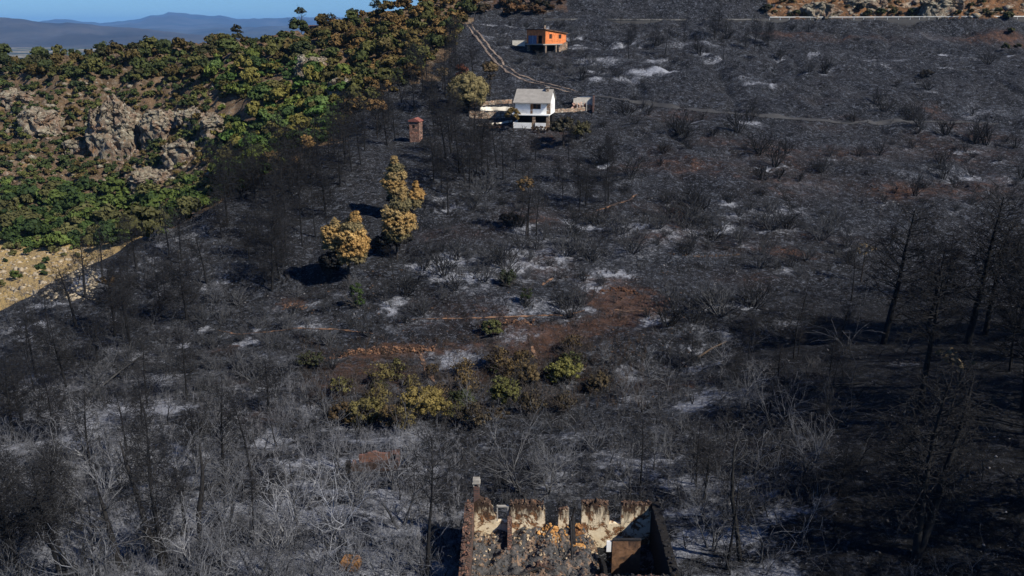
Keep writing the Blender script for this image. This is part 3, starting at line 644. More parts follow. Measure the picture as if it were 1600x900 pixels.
    fl = mix(nt, mr(nt, s.outputs[0], .55, .62), (.045, .055, .03), (.26, .22, .15)); fl = mix(nt, mr(nt, noise(nt, co, .002, 6, .7), .5, .56), fl, (.04, .048, .03))
    c = mix(nt, B[2], c, fl)
    nt.links.new(c, b.inputs['Base Color']); b.inputs['Roughness'].default_value = .95; b.inputs['Specular IOR Level'].default_value = .15
    h = mt(nt, 'ADD', mt(nt, 'MULTIPLY', fine, .7), mt(nt, 'MULTIPLY', noise(nt, co, .9, 8, .75), 1.3)); bump(nt, b, h, 1.0, .7)
    return m
MATS['ground_cover'] = ground_mat()
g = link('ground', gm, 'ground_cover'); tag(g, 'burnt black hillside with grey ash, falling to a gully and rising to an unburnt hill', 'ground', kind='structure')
# ------------------------------------------------------------------ far hills
def ridge(name, pts, Y, depth, base, color, seed, label):
    xs = np.linspace(pts[0][0], pts[-1][0], 260); ys = np.interp(xs, [p[0] for p in pts], [p[1] for p in pts])
    g_ = fbm(xs/18, xs*0, seed, 4); ys = ys+(g_-.5)*(9 if name == 'mountains' else 4)
    V = []; n2 = 28
    for x, y in zip(xs, ys):
        q = P(x, y, Y)
        for k in range(n2+1):
            s = k/n2*2-1; w_ = (1-abs(s))**1.15; yy_ = Y+s*depth
            V.append((q[0]/Y*yy_, yy_, base+(q[2]-base)*w_))
    V = np.array(V); nzz = (fbm(V[:, 0]/(depth*.22), V[:, 1]/(depth*.22), seed+5, 5)-.5)
    s_ = np.tile(np.linspace(-1, 1, n2+1), len(xs)); V[:, 2] += nzz*depth*.09*(1-np.abs(s_))*np.abs(s_)*3
    i_ = np.arange(len(xs)*(n2+1)).reshape(len(xs), n2+1); F_ = np.stack([i_[:-1, :-1], i_[1:, :-1], i_[1:, 1:], i_[:-1, 1:]], -1).reshape(-1, 4)
    o = link(name, mesh_np(name, V, F_, True), plain(name+'_cover', color, .95, .5, .0012, 0, tuple(c*.55 for c in color), (.45, .6)))
    tag(o, label, 'hills', kind='structure')
ridge('hills', [(-900,30),(-300,22),(-60,20),(0,26),(40,31),(90,36),(130,36),(180,42),(230,45),(280,52),(360,60),(800,90)], 9500, 2300, -152, (.055, .05, .045), 11, 'dark wooded hills beyond the plain')
ridge('mountains', [(-900,40),(0,40),(90,34),(110,30),(150,36),(190,33),(230,26),(268,20),(300,24),(345,24),(380,31),(430,31),(480,26),(560,30),(700,34),(1400,40)], 24000, 9000, -152, (.06, .06, .06), 23, 'pale blue mountains on the horizon')
ridge('foothills', [(-300,60),(120,48),(200,47),(250,44),(290,47),(330,43),(400,42),(450,40),(520,36),(640,34),(1200,50)], 15000, 3600, -152, (.055, .055, .05), 31, 'low blue foothills beneath the mountains')
# ------------------------------------------------------------------ haze
hz = MB(); hz.box(-34000, -400, -160, 34000, 36000, 420)
m = bpy.data.materials.new('haze_air'); m.use_nodes = True; nt = m.node_tree; nt.nodes.remove(nt.nodes['Principled BSDF'])
pv = nt.nodes.new('ShaderNodeVolumePrincipled'); pv.inputs['Density'].default_value = 0.000034; pv.inputs['Color'].default_value = (.20, .50, 1, 1); pv.inputs['Anisotropy'].default_value = 0.0
nt.links.new(pv.outputs[0], nt.nodes['Material Output'].inputs['Volume']); MATS['haze_air'] = m
tag(hz.build('haze', 'haze_air'), 'thin blue haze over the distant plain and mountains', 'haze', kind='stuff')
# ------------------------------------------------------------------ paths, road
def densify(pl, n=12):
    out = []
    for (a, b), (c, d) in zip(pl[:-1], pl[1:]):
        for k in range(n): out.append((a+(c-a)*k/n, b+(d-b)*k/n))
    return out+[pl[-1]]
def ribbon(name, pl, w0, mat, label, lift=.06, wob=.35, across=2, off=0.0, kind='structure', cat='path'):
    jr = random.Random(int(pl[0][0])); p, ok_ = cast([(a+jr.gauss(0, 1.2), b+jr.gauss(0, .7)) for a, b in densify(pl)]) if name == 'path' else cast(densify(pl)); p = p[ok_]; q = p.copy()
    for k in range(2): q[1:-1] = (q[:-2]+q[1:-1]*2+q[2:])/4
    d = np.gradient(q[:, :2], axis=0); d /= np.linalg.norm(d, axis=1, keepdims=True)+1e-9; nrm = np.c_[-d[:, 1], d[:, 0]]
    V = []
    for i in range(len(q)):
        s_ = i/(len(q)-1); w = w0*(1+wob*math.sin(i*1.7)*math.cos(i*.61+1))*min(1, .25+4*s_, .25+4*(1-s_))
        for k in range(across+1):
            t = k/across-.5; x = q[i, 0]+nrm[i, 0]*(w*t+off); y = q[i, 1]+nrm[i, 1]*(w*t+off); V.append((x, y))
    V = np.array(V); z = height(V[:, 0], V[:, 1])+(fbm(V[:, 0]/1.3, V[:, 1]/1.3, 91, 3)-.5)*.3*np.clip(1.5-V[:, 1]/90, 0, 1)+lift+.03
    a = across+1; F_ = [(i*a+k, (i+1)*a+k, (i+1)*a+k+1, i*a+k+1) for i in range(len(q)-1) for k in range(across)]
    return tag(link(name, mesh_np(name, np.c_[V, z], F_, True), mat), label, cat, kind=kind)
TR = [(728,33),(740,48),(752,62),(765,80),(785,102),(805,117),(830,127),(862,135),(905,146)]
for off in (-.75, .75): ribbon('dirt_track', TR, .55, 'dust', 'pale wheel ruts of the dirt track running down to the white house', .10, .25, 2, off, cat='track')
ribbon('path', [(340,516),(370,523),(420,519),(470,513),(540,516),(580,522)], .26, 'pale_path', 'pale thin footpath across the ash left of the gully', .05, .6)
ribbon('path', [(640,500),(700,498),(760,497),(820,494),(880,493),(912,487)], .28, 'pale_path', 'thin orange footpath above the terrace in the middle of the slope', .05, .6)
ribbon('path', [(655,553),(665,575),(680,598)], .5, 'pale_path', 'short pale path dropping into the gully', .05, .4)
ribbon('path', [(825,520),(832,545),(840,565)], .35, 'pale_path', 'short orange path below the terrace wall', .05, .5)
ribbon('path', [(960,485),(985,487),(1012,486)], .28, 'pale_path', 'short pale path beside the red soil bank', .05, .4)
ribbon('path', [(930,330),(955,322),(985,312),(997,303)], .35, 'pale_path', 'thin path rising right above the mid slope shrubs', .05, .5)
ribbon('path', [(846,446),(866,434)], .35, 'pale_path', 'short orange path on the mid slope', .05, .4)
ribbon('track', [(920,148),(1000,160),(1080,172),(1200,182),(1320,192),(1440,190),(1560,194)], 1.3, 'asphalt', 'dark burnt-over track crossing the slope right of the white house', .07, .2)
RD = [(850,31),(900,31),(1000,32),(1100,32),(1200,31),(1300,31),(1400,31),(1500,30),(1560,30),(1640,30)]
rp, _ = cast(densify(RD, 6)); 
rz_ = np.convolve(np.r_[[rp[0,2]]*6, rp[:, 2], [rp[-1,2]]*6], np.ones(13)/13, 'valid')
ry_ = np.convolve(np.r_[[rp[0,1]]*6, rp[:, 1], [rp[-1,1]]*6], np.ones(13)/13, 'valid')
V = []; 
for (x, y, z), zz, y2 in zip(rp, rz_, ry_):
    V += [(x, y2, zz-2.5), (x, y2, zz+.45), (x, y2+5.5, zz+.32), (x, y2+5.6, zz-2)]
F_ = [(i*4+k, (i+1)*4+k, (i+1)*4+k+1, i*4+k+1) for i in range(len(rp)-1) for k in range(3)]
tag(link('road', mesh_np('road', V, F_), 'asphalt'), 'narrow asphalt road cut along the top of the burnt slope', 'road', kind='structure')
me_ = [(x, y2+.35, zz+.262) for (x, y, z), zz, y2 in zip(rp, rz_, ry_)]
V = [];
for a in me_: V += [a, (a[0], a[1]+.3, a[2]+.006)]
tag(link('road_edge_line', mesh_np('road_edge_line', V, [(2*i, 2*i+2, 2*i+3, 2*i+1) for i in range(len(me_)-1)]), 'dirty_white'), 'white edge line painted along the road', 'road marking', kind='structure')
pp = MB(); oo = np.array((rp[5, 0], ry_[5], rz_[5]))
for k in range(5, 23):
    a_, b_2 = np.array((rp[k, 0], ry_[k], rz_[k]))-oo, np.array((rp[k+1, 0], ry_[k+1], rz_[k+1]))-oo
    pp.add([(a_[0], a_[1]-.1, a_[2]), (b_2[0], b_2[1]-.1, b_2[2]), (b_2[0], b_2[1]+.25, b_2[2]), (a_[0], a_[1]+.25, a_[2]), (a_[0], a_[1]-.1, a_[2]+.4), (b_2[0], b_2[1]-.1, b_2[2]+.4), (b_2[0], b_2[1]+.25, b_2[2]+.4), (a_[0], a_[1]+.25, a_[2]+.4)], [(3,2,1,0),(4,5,6,7),(0,1,5,4),(2,3,7,6)])
o = pp.build('road_parapet', plain('old_kerb', (.17, .165, .155), .9, .4, .6, .2, (.05, .05, .05), (.48, .58))); o.location = tuple(oo); tag(o, 'low grey parapet along the road above the orange brick house', 'parapet')
gr_ = empty('guardrail', Vector((rp[24, 0], ry_[24], rz_[24]+.25)))
def rail(): 
    b = MB(); o = gr_.location
    sel = [k for k in range(len(rp)) if 24 <= k <= 52]
    for k in sel[:-1]:
        x0, y0, z0 = rp[k, 0], ry_[k], rz_[k]+.25; x1, y1, z1 = rp[k+1, 0], ry_[k+1], rz_[k+1]+.25
        for za, zb, yo in ((.42, .58, -.05), (.58, .74, -.05)):
            vs = [(x0, y0+yo, z0+za), (x1, y1+yo, z1+za), (x1, y1+yo-.07, z1+(za+zb)/2), (x0, y0+yo-.07, z0+(za+zb)/2), (x1, y1+yo, z1+zb), (x0, y0+yo, z0+zb)]
            b.add([tuple(np.array(v)-np.array(o)) for v in vs], [(0, 1, 2, 3), (3, 2, 4, 5), (1, 0, 5, 4)])
    b.build('beam', 'steel', gr_)
    for k in sel[::1]:
        p = MB(); x, y, z = np.array((rp[k, 0], ry_[k], rz_[k]+.25))-np.array(o); p.box(x-.08, y-.06+.03, z-.3, x+.08, y+.08, z+.7); p.build('post', 'steel', gr_)
rail(); tag(gr_, 'long pale metal guardrail along the road above the burnt slope', 'guardrail')
# ------------------------------------------------------------------ crags
def crag(name, cx, cy, rx, ry, rz, seed, label, sink=.35, n=150, pos=None):
    p = pos or ground(cx, cy); u = np.linspace(0, 2*np.pi, n, endpoint=False); v = np.linspace(0, np.pi*.62, n//2)
    U, V_ = np.meshgrid(u, v); sx = np.sign(np.cos(U))*np.abs(np.cos(U))**.75; sy = np.sign(np.sin(U))*np.abs(np.sin(U))**.75
    S_ = np.sin(V_)**.6; k = 1+(fbm(U*1.6+seed, V_*2.2, seed, 5)-.5)*.5
    k = k*(.5+.5*np.clip(1+0*k, 0, 1)); k[:, -1] = k[:, -1]
    x = rx*S_*sx*k; y = ry*S_*sy*k; z = rz*np.sign(np.cos(V_))*np.abs(np.cos(V_))**.5*(1+(fbm(x/2+40, y/2+40, seed+3, 4)-.5)*.7)
    # blocky fracture steps
    q = 1.6; bx = np.floor(x/q+fbm(y/3+9, z/3+9, seed+8, 2)*2); bz = np.floor(z/1.7+fbm(x/3+9, y/3+9, seed+9, 2)*2)
    x = x+(_h(bx, bz, seed)-.5)*.9; y = y+(_h(bx, bz, seed+1)-.5)*1.3; z = z+(_h(bx, np.floor(y/q), seed+2)-.5)*1.0
    jx = fbm(x*.9+seed, z*.9, seed+20, 4)-.5; jy = fbm(x*.7+9, z*1.1+seed, seed+21, 4)-.5; x = x+jx*1.6+(fbm(x*3+seed, z*3, seed+30, 3)-.5)*.9; y = y+jy*2.2+(fbm(x*3, z*3+5, seed+31, 3)-.5)*1.1
    i_ = np.arange(x.size).reshape(x.shape); F_ = np.stack([i_[:-1], np.roll(i_, -1, 1)[:-1], np.roll(i_, -1, 1)[1:], i_[1:]], -1).reshape(-1, 4)[:, ::-1]
    o = link(name, mesh_np(name, np.stack([x, y, z], -1).reshape(-1, 3), F_), 'crag_rock')
    o.location = (p[0], p[1], p[2]+rz*(-.18)); tag(o, label, 'rock', 'rock outcrops of the unburnt hill'); return o
crag('rock_outcrop', 182, 232, 7.6, 6, 15, 1, 'tallest crag, a sheer grey and rust-red rock face on the left hill')
for a in ((62,192,6,4,4.5,2,'low grey crag left of the tallest rock face'),(120,235,3.5,3,3.5,3,'small broken rock at the left foot of the tallest crag'),(250,205,5,4,6.5,4,'rugged rock just right of the tallest crag'),
          (290,245,6,4,5,5,'broad pale broken rock lower right of the tallest crag'),(335,205,3.5,3,4.5,6,'pale grey rock beside the orange gully on the left hill'),(300,185,4,3,3.5,7,'brown rock high on the right side of the crags'),
          (490,112,5,4,4.5,8,'pale slab of rock among green trees near the skyline'),(545,140,5,3,3,9,'small rock between scorched trees below the skyline'),(240,285,6,4,4,10,'rock band above the dense green trees'),
          (1280,20,5,2.5,3.6,11,'white and brown rock above the road on the top edge'),(1470,18,7,3,4.5,12,'orange rock of the road cutting on the top edge'),(1350,10,7,3,3.5,13,'brown rock in the middle of the road cutting'),
          (30,160,6,4,4,14,'leftmost grey rock below the scorched ridge')):
    crag('rock_outcrop', *a, n=110)
# ------------------------------------------------------------------ ruined house (bottom centre)
print('ruin')
rr = random.Random(5)
GZ = float(height(np.array([3.4]), np.array([50.0]))[0])
BX, BY, BZ = -2.75, 50.0, -34.5
ru = empty('ruined_house', (BX, BY, BZ)); tag(ru, 'roofless burnt stone house with broken plastered walls and a chimney', 'ruined house')
W = 12.3
b = MB()
b.wall(.15, 1.68, 0, .5, -.6, [(.15, 3.5), (.5, 3.75), (1.1, 3.4), (1.68, 2.5)], rr, .12, .14)
b.wall(1.68, 2.54, .02, .48, -.6, [(1.68, 2.0), (2.54, 2.05)], rr, .2, .05)
b.wall(2.54, 5.04, 0, .5, -.6, [(2.54, 2.8), (2.8, 3.3), (3.4, 3.55), (4.3, 3.4), (4.45, 3.0), (5.04, 2.9)], rr, .12, .13)
b.wall(5.04, 5.95, .02, .48, -.6, [(5.04, .9), (5.95, 1.0)], rr, .2)
b.wall(5.95, 6.67, 0, .5, -.6, [(5.95, 2.8), (6.3, 3.0), (6.67, 2.85)], rr, .12)
b.wall(6.67, 7.53, .02, .48, -.6, [(6.67, 1.3), (7.53, 1.6)], rr, .2)
b.wall(7.53, 9.45, 0, .5, -.6, [(7.53, 3.5), (7.9, 3.1), (8.5, 3.6), (9.0, 3.5), (9.3, 3.0), (9.45, 2.6)], rr, .12, .13)
b.wall(9.45, 10.27, .02, .48, -.6, [(9.45, 1.8), (10.27, 1.85)], rr, .2)
b.wall(10.27, 12.3, 0, .5, -.6, [(10.27, 3.2), (10.8, 3.4), (12.3, 3.3)], rr, .12)
o = b.build('back_wall', 'plaster', ru)
b = MB(); b.wally(-7.6, .5, -.48, .14, -.8, [(-7.6, 2.9), (-6, 3.0), (-3, 3.2), (0, 3.5), (.5, 3.2)], rr, .15, .15); b.build('side_wall', 'ruin_stone', ru)
b = MB(); b.wally(-7.6, .5, 12.32, 12.86, -.8, [(-7.6, 3.1), (0, 3.4), (.5, 3.3)], rr, .15, .14); b.build('side_wall', 'soot', ru)
b = MB(); b.wall(-.2, 8.7, -7.7, -7.2, -.8, [(-.2, 2.9), (2, 3.0), (6, 2.9), (8.7, 3.05)], rr, .15, .12); b.wall(8.7, 12.6, -7.68, -7.22, -.8, [(8.7, 2.95), (12.6, 3.1)], rr, .15, .1); b.build('front_wall', 'ruin_stone', ru)
b = MB(); # broken wall crowns: rubble stones on the wall heads
def head(mb, x0, x1, y0, y1, z, n, r=.16):
    for _ in range(n): mb.stone((rr.uniform(x0, x1), rr.uniform(y0, y1), z+rr.uniform(-.12, .16)), rr.uniform(.07, r), rr)
head(b, .2, 1.2, .05, .45, 3.5, 45); head(b, 2.6, 4.9, .05, .45, 3.35, 90); head(b, 6, 6.6, .1, .4, 2.85, 22); head(b, 7.55, 9.3, .05, .45, 3.35, 80); head(b, 10.3, 12.3, .05, .45, 3.3, 70)
b.build('wall_head', plain('head_stone', (.085, .055, .04), .95, .6, 6, .8, (.2, .1, .05), (.55, .65)), ru)
b = MB(); 
for k in range(70): y_ = rr.uniform(-7.4, .3); b.stone((rr.uniform(-.4, .05), y_, 3.0+(y_+7)*.06+rr.uniform(-.1, .15)), rr.uniform(.1, .2), rr)
b.build('wall_head', 'ruin_stone', ru)
b = MB()
for k in range(80): y_ = rr.uniform(-7.4, .3); b.stone((rr.uniform(12.35, 12.8), y_, 3.2+rr.uniform(-.1, .15)), rr.uniform(.08, .18), rr)
for k in range(60): b.stone((rr.uniform(8.4, 12.4), -7.45+rr.uniform(-.2, .2), 3.0+rr.uniform(-.1, .15)), rr.uniform(.08, .16), rr)
b.build('wall_head', 'char', ru)
b = MB(); b.box(.12, .02, 3.2, .52, .42, 4.75); ch = b.build('chimney', 'dark_brick', ru, .015)
b = MB(); 
for x0, y0 in ((.1, 0), (.46, 0), (.1, .36), (.46, .36)): b.box(x0, y0, 4.75, x0+.08, y0+.08, 4.97)
b.box(.04, -.06, 4.97, .60, .5, 5.08); b.box(.08, -.02, 5.08, .56, .46, 5.28); b.build('chimney_cap', 'concrete', ch, .012)
b = MB(); b.wally(-2.4, -.0, 2.45, 2.75, -.3, [(-2.4, 1.5), (-1, 2.1), (0, 2.6)], rr, .2, .15); b.build('partition_wall', 'ruin_stone', ru)
b = MB(); b.wally(-1.1, 0, 6.9, 7.1, -.3, [(-1.1, 1.2), (-.5, 1.7), (0, 2.3)], rr, .2, .12); b.build('partition_wall', 'char', ru)
b = MB(); b.wall(3.6, 6.2, -4.6, -4.3, -.3, [(3.6, 1.3), (4.5, 1.9), (5.2, 1.6), (6.2, 1.2)], rr, .15, .15); b.build('partition_wall', 'ruin_stone', ru)
b = MB(); b.box(1.70, .1, 2.0, 1.78, .3, 3.2); b.box(2.44, .1, 2.05, 2.52, .3, 3.1); b.box(1.70, .1, 3.1, 2.52, .3, 3.18); b.build('window_frame', 'concrete', ru)
b = MB(); b.box(9.33, -3.02, -.3, 11.17, -2.88, 2.6); b.build('partition_wall', 'brown_wall', ru)
b = MB(); b.box(8.95, -2.98, 1.7, 9.25, -2.88, 2.5); b.build('partition_wall', 'white_wall', ru)
b = MB(); b.box(9.33, -3.06, 2.6, 11.2, -2.86, 2.68); b.build('wall_coping', 'char', ru)
b = MB(); b.wally(-7.2, -3.3, 8.5, 8.72, -.5, [(-7.2, 2.0), (-5, 2.1), (-3.3, 1.6)], rr, .2, .1); b.build('partition_wall', 'soot', ru)
b = MB(); b.box(8.7, -7.2, -.3, 12.3, -.02, -.02); b.build('floor', 'soot', ru)  # shadow of the right room put into the black floor colour
b = MB(); 
for k in range(26):               # the row of clay tiles left on the front wall head
    x = .9+k*.155; pr = [(x+.075*math.cos(a), 3.0+.075*math.sin(a)) for a in np.linspace(0, math.pi, 6)]+[(x-.055, 3.0), (x+.055, 3.0)][0:0]
    b.prism(pr, -8.0, -7.35)
b.build('roof_tiles', 'tile', ru)
# debris heap filling the left two thirds
nx, ny = 110, 90; xs = np.linspace(.16, 8.55, nx); ys = np.linspace(-7.18, -.02, ny); GX, GY = np.meshgrid(xs, ys)
hh = 1.1+(fbm(GX*.8, GY*.8, 5, 5)-.5)*1.5+(fbm(GX*3, GY*3, 8, 3)-.5)*.45+np.clip((GY+2.2)/2.2, 0, 1)*.35+np.clip((-GY-4.5)/2.7, 0, 1)*.5
hh *= np.clip((8.9-GX)/1.2, .3, 1)
i_ = np.arange(nx*ny).reshape(ny, nx); F_ = np.stack([i_[:-1, :-1], i_[:-1, 1:], i_[1:, 1:], i_[1:, :-1]], -1).reshape(-1, 4)
heap = link('rubble_heap', mesh_np('rubble_heap', np.stack([GX, GY, hh], -1).reshape(-1, 3), F_), 'debris'); heap.location = (BX, BY, BZ)
tag(heap, 'heap of grey charred roof debris inside the roofless house', 'rubble', kind='stuff')
def hz_(x, y): return float(hh[min(ny-1, max(0, int((y+7.18)/7.16*(ny-1)))), min(nx-1, max(0, int((x-.16)/8.39*(nx-1))))])
b = MB(); c_ = MB(); e_ = MB()
for k in range(760):
    x = rr.uniform(.3, 8.4); y = rr.uniform(-7, -.2); b.stone((x, y, hz_(x, y)+.02), rr.uniform(.05, .15), rr)
for k in range(300):
    x = rr.choice((rr.gauss(1.2, .7), rr.gauss(4.2, 1.0), rr.gauss(8.6, .5), rr.gauss(6, 2.5))); y = rr.uniform(-1.6, -.1)*(1 if k % 3 else 2.4); x = min(8.45, max(.3, x)); c_.stone((x, y, hz_(x, y)+.03), rr.uniform(.05, .15), rr)
for k in range(260):
    x = rr.choice((rr.gauss(5.35, .35), rr.gauss(7.1, .3))); y = rr.uniform(-1.3, -.05); x = min(8.4, max(4.6, x)); e_.stone((x, y, max(.9, hz_(x, y)*.9)+max(0, .9+y)*.6*rr.random()), rr.choice((.07, .1, .14, .26)), rr)
for mb, mat, lab in ((b, 'debris', 'grey burnt stones strewn over the debris in the ruined house'), (c_, 'plaster_lump', 'pale plaster lumps fallen below the back wall of the ruin'), (e_, 'ochre_stone', 'orange stones piled in the doorways of the ruined back wall')):
    o = mb.build('fallen_stones', mat); o.location = (BX, BY, BZ); tag(o, lab, 'rubble', kind='stuff')
for k, (x0, y0, z0, x1, y1, z1, lab) in enumerate(((6.7, -3.2, 1.2, 6.75, -.6, 2.5, 'charred beam leaning on the narrow pillar in the ruined house'), (5.0, -.9, 1.4, 5.6, -.4, 2.0, 'short pale beam on the orange stones in the ruin doorway'),
        (2.2, -5.6, 1.5, 4.6, -4.6, 1.7, 'charred beam lying across the debris on the left of the ruin'), (6.0, -6.4, 1.5, 7.9, -5.2, 1.6, 'charred beam lying near the front wall of the ruin'), (6.75, .1, 1.5, 7.1, .3, 2.9, 'thin black post left in the third opening of the ruin'))):
    o = link('fallen_beam', segs_mesh('fallen_beam', [(x0, y0, z0, x1, y1, z1, .09, .07)], 4), 'char' if k != 1 else 'dust'); o.location = (BX, BY, BZ); tag(o, lab, 'beam', 'beams left of the burnt roof')
# ------------------------------------------------------------------ low brick ruin
p = ground(586, 736); z = p.z-.1
br = empty('brick_ruin', p, R(3)); tag(br, 'small roofless hut of dark red brick on the ash behind the ruined house', 'ruined hut')
b = MB(); b.wall(-1.95, 1.95, 0, .28, -.4, [(-1.95, .6), (-1, .65), (1.95, .9)], rr, .2, .04); b.build('wall', plain('sooty_brick', (.045, .032, .028), .95, .5, 3, .5), br)
b = MB(); b.wall(-1.5, 1.95, 1.5, 1.76, -.4, [(-1.5, .6), (-.2, 1.0), (.4, .7), (1.95, 1.15)], rr, .2, .06); b.build('wall', brick('lit_brick', (.17, .075, .05), (.09, .05, .04), (.09, .06, .05), 1, .4, .15), br)  # inner face brick brightened: sunlight painted into its colour
b = MB(); b.wally(.28, 1.3, -1.95, -1.69, -.4, [(.28, .5), (1.3, .4)], rr, .2, .05); b.wally(.28, 1.3, 1.69, 1.95, -.4, [(.28, .9), (1.3, 1.0)], rr, .2, .05); b.build('side_walls', 'dark_brick', br)
b = MB(); b.wally(-.3, .2, -2.35, -1.96, -.4, [(-.3, .9), (.2, .95)], rr, .2, .05); b.build('gate_pier', 'soot', br)
p = ground(548, 888); o = empty('rusty_tank', p+Vector((0, 0, .05)), R(-8)); tag(o, 'small rusty orange metal tank half hidden by bare trees', 'tank')
b = MB(); b.prism([(-.62, 0), (.62, 0), (.66, .5), (.5, .72), (-.5, .72), (-.66, .5)], -.45, .45); b.build('body', 'rust', o, .02)
b = MB(); b.box(-.3, -.25, .721, .3, .25, .78); b.build('lid', 'rust', o, .01)
for sx in (-1, 1): b = MB(); b.box(sx*.5-.06, -.4, -.35, sx*.5+.06, .4, 0); b.build('foot', 'char', o)
# ------------------------------------------------------------------ white house
print('houses')
p = ground(832, 198); wh = empty('white_house', p+Vector((0, 0, 0)), R(-11)); tag(wh, 'white two-storey house with grey tiled gable roof and open ground floor', 'house')
Wd = 3.75; Dp = 7.0; f1 = 2.7; f2 = 5.35
b = MB()                              # upper storey with openings cut
b.box(-Wd, 0, f1, -.55, .25, f2); b.box(-.55, 0, f1, .0, .25, f1+.0+.001); b.box(-.55, 0, f1+2.1, 1.75, .25, f2); b.box(.05, 0, f1, 1.75, .25, f1+1.0); b.box(1.75, 0, f1, 3.0, .25, f2)
b.box(-Wd, .25, f1, -Wd+.25, Dp, f2); b.box(-Wd+.25, Dp-.25, f1, Wd, Dp, f2)
b.box(Wd-.25, .9, f1, Wd, 2.3, f2); b.box(Wd-.25, 2.3, f1, Wd, 3.1, f1+.9); b.box(Wd-.25, 2.3, f1+2.0, Wd, 3.1, f2); b.box(Wd-.25, 3.1, f1, Wd, Dp-.25, f2)
b.prismx([(0.25, f2), (Dp, f2), (Dp/2, f2+2.0)], Wd-.24, Wd-.01); b.prismx([(0.25, f2), (Dp, f2), (Dp/2, f2+2.0)], -Wd+.01, -Wd+.24)
b.build('wall', 'white_wall', wh)
b = MB(); b.box(3.0, .02, f1, Wd-.02, .9, f2); b.build('corner_pier', 'old_stone', wh)
b = MB(); b.box(-.5, .12, f1+.06, .0, .18, f1+2.1); d_ = b.build('door', 'wood', wh)
b = MB(); b.box(-.1, .09, f1+1.0, -.06, .12, f1+1.1); b.build('handle', 'steel', d_)
def window(par, x0, x1, z0, z1, y, face='y'):
    b = MB(); t = .06
    if face == 'y':
        b.box(x0, y, z0, x1, y+.06, z0+t); b.box(x0, y, z1-t, x1, y+.06, z1); b.box(x0, y, z0+t, x0+t, y+.06, z1-t); b.box(x1-t, y, z0+t, x1, y+.06, z1-t); xm = (x0+x1)/2; b.box(xm-t/2, y, z0+t, xm+t/2, y+.06, z1-t)
    else:
        b.box(y-.06, x0, z0, y, x1, z0+t); b.box(y-.06, x0, z1-t, y, x1, z1); b.box(y-.06, x0, z0+t, y, x0+t, z1-t); b.box(y-.06, x1-t, z0+t, y, x1, z1-t)
    o = b.build('window', 'wood', par); b = MB()
    if face == 'y': b.box(x0+t, y+.02, z0+t, x1-t, y+.04, z1-t)
    else: b.box(y-.04, x0+t, z0+t, y-.02, x1-t, z1-t)
    b.build('pane', 'glass_dark', o)
window(wh, .08, 1.72, f1+1.02, f1+2.08, .1); window(wh, 2.32, 3.08, f1+.92, f1+1.98, Wd-.05, 'x')
rf = MB(); e = .55
for (ya, za), (yb, zb) in (((-e-.4, f2-.42), (Dp/2, f2+2.12)), ((Dp+e, f2-.2), (Dp/2, f2+2.12))):
    rf.add([(-Wd-.3, ya, za), (Wd+.2, ya, za), (Wd+.2, yb, zb), (-Wd-.3, yb, zb), (-Wd-.3, ya, za+.16), (Wd+.2, ya, za+.16), (Wd+.2, yb, zb+.16), (-Wd-.3, yb, zb+.16)], [(3,2,1,0),(4,5,6,7),(0,1,5,4),(1,2,6,5),(2,3,7,6),(3,0,4,7)])
def tiled():
    m, nt, b_ = nodes('roof_tiling'); co = coord(nt); wv = N(nt, 'ShaderNodeTexWave', wave_type='BANDS', bands_direction='X'); setin(nt, wv, 'Scale', 1.6); nt.links.new(co, wv.inputs['Vector'])
    c = mix(nt, mr(nt, noise(nt, co, .9, 6, .7), .35, .7), (.33, .31, .28), (.22, .205, .185)); c = mix(nt, mr(nt, wv.outputs['Fac'], 0, .4, .5, 0), c, (.14, .12, .10))
    nt.links.new(c, b_.inputs['Base Color']); b_.inputs['Roughness'].default_value = .85; bump(nt, b_, wv.outputs['Fac'], .5, .08); MATS['roof_tiling'] = m
tiled()
ro = rf.build('roof', 'roof_tiling', wh)
b = MB(); b.box(2.4, 2.6, f2+1.1, 3.0, 3.2, f2+2.6); cc = b.build('chimney', 'old_stone', ro); b = MB(); b.box(2.3, 2.5, f2+2.6, 3.1, 3.3, f2+2.75); b.build('chimney_cap', 'concrete', cc)
b = MB(); b.box(-Wd-.9, -1.3, f1-.22, Wd, Dp, f1-.002); b.build('balcony_slab', 'white_wall', wh)
b = MB(); b.box(-Wd-.9, -1.3, f1, -Wd-.82, -1.22, f1+.9)
for k in range(22): b.box(-Wd-.85+k*.37, -1.28, f1, -Wd-.82+k*.37, -1.25, f1+.9)
b.box(-Wd-.9, -1.3, f1+.9, Wd-.2, -1.24, f1+.94); b.build('railing', 'white_wall', wh)
for x in (.1, 3.1): b = MB(); b.box(x, -1.15, -.4, x+.65, -.5, f1-.22); b.build('pillar', 'old_stone', wh, .02)
b = MB(); b.box(-Wd-.3, -1.4, -.8, -.0, -1.16, .95); b.box(.8, -1.4, -.8, 3.05, -1.16, .95); b.box(-Wd-.3, -1.0, -.8, -Wd, Dp, .95); b.build('low_wall', 'white_wall', wh)
b = MB(); b.box(-Wd, 3.2, -.8, Wd, 3.4, f1-.22); b.box(-Wd, 3.4, -.8, -Wd+.2, Dp, f1-.22); b.box(Wd-.22, 3.4, -.8, Wd-.02, Dp, f1-.22); b.box(-Wd, -1.1, -.6, Wd, 3.2, .05); b.build('ground_floor', 'soot', wh)  # near black: shade of the open storey painted into these surfaces
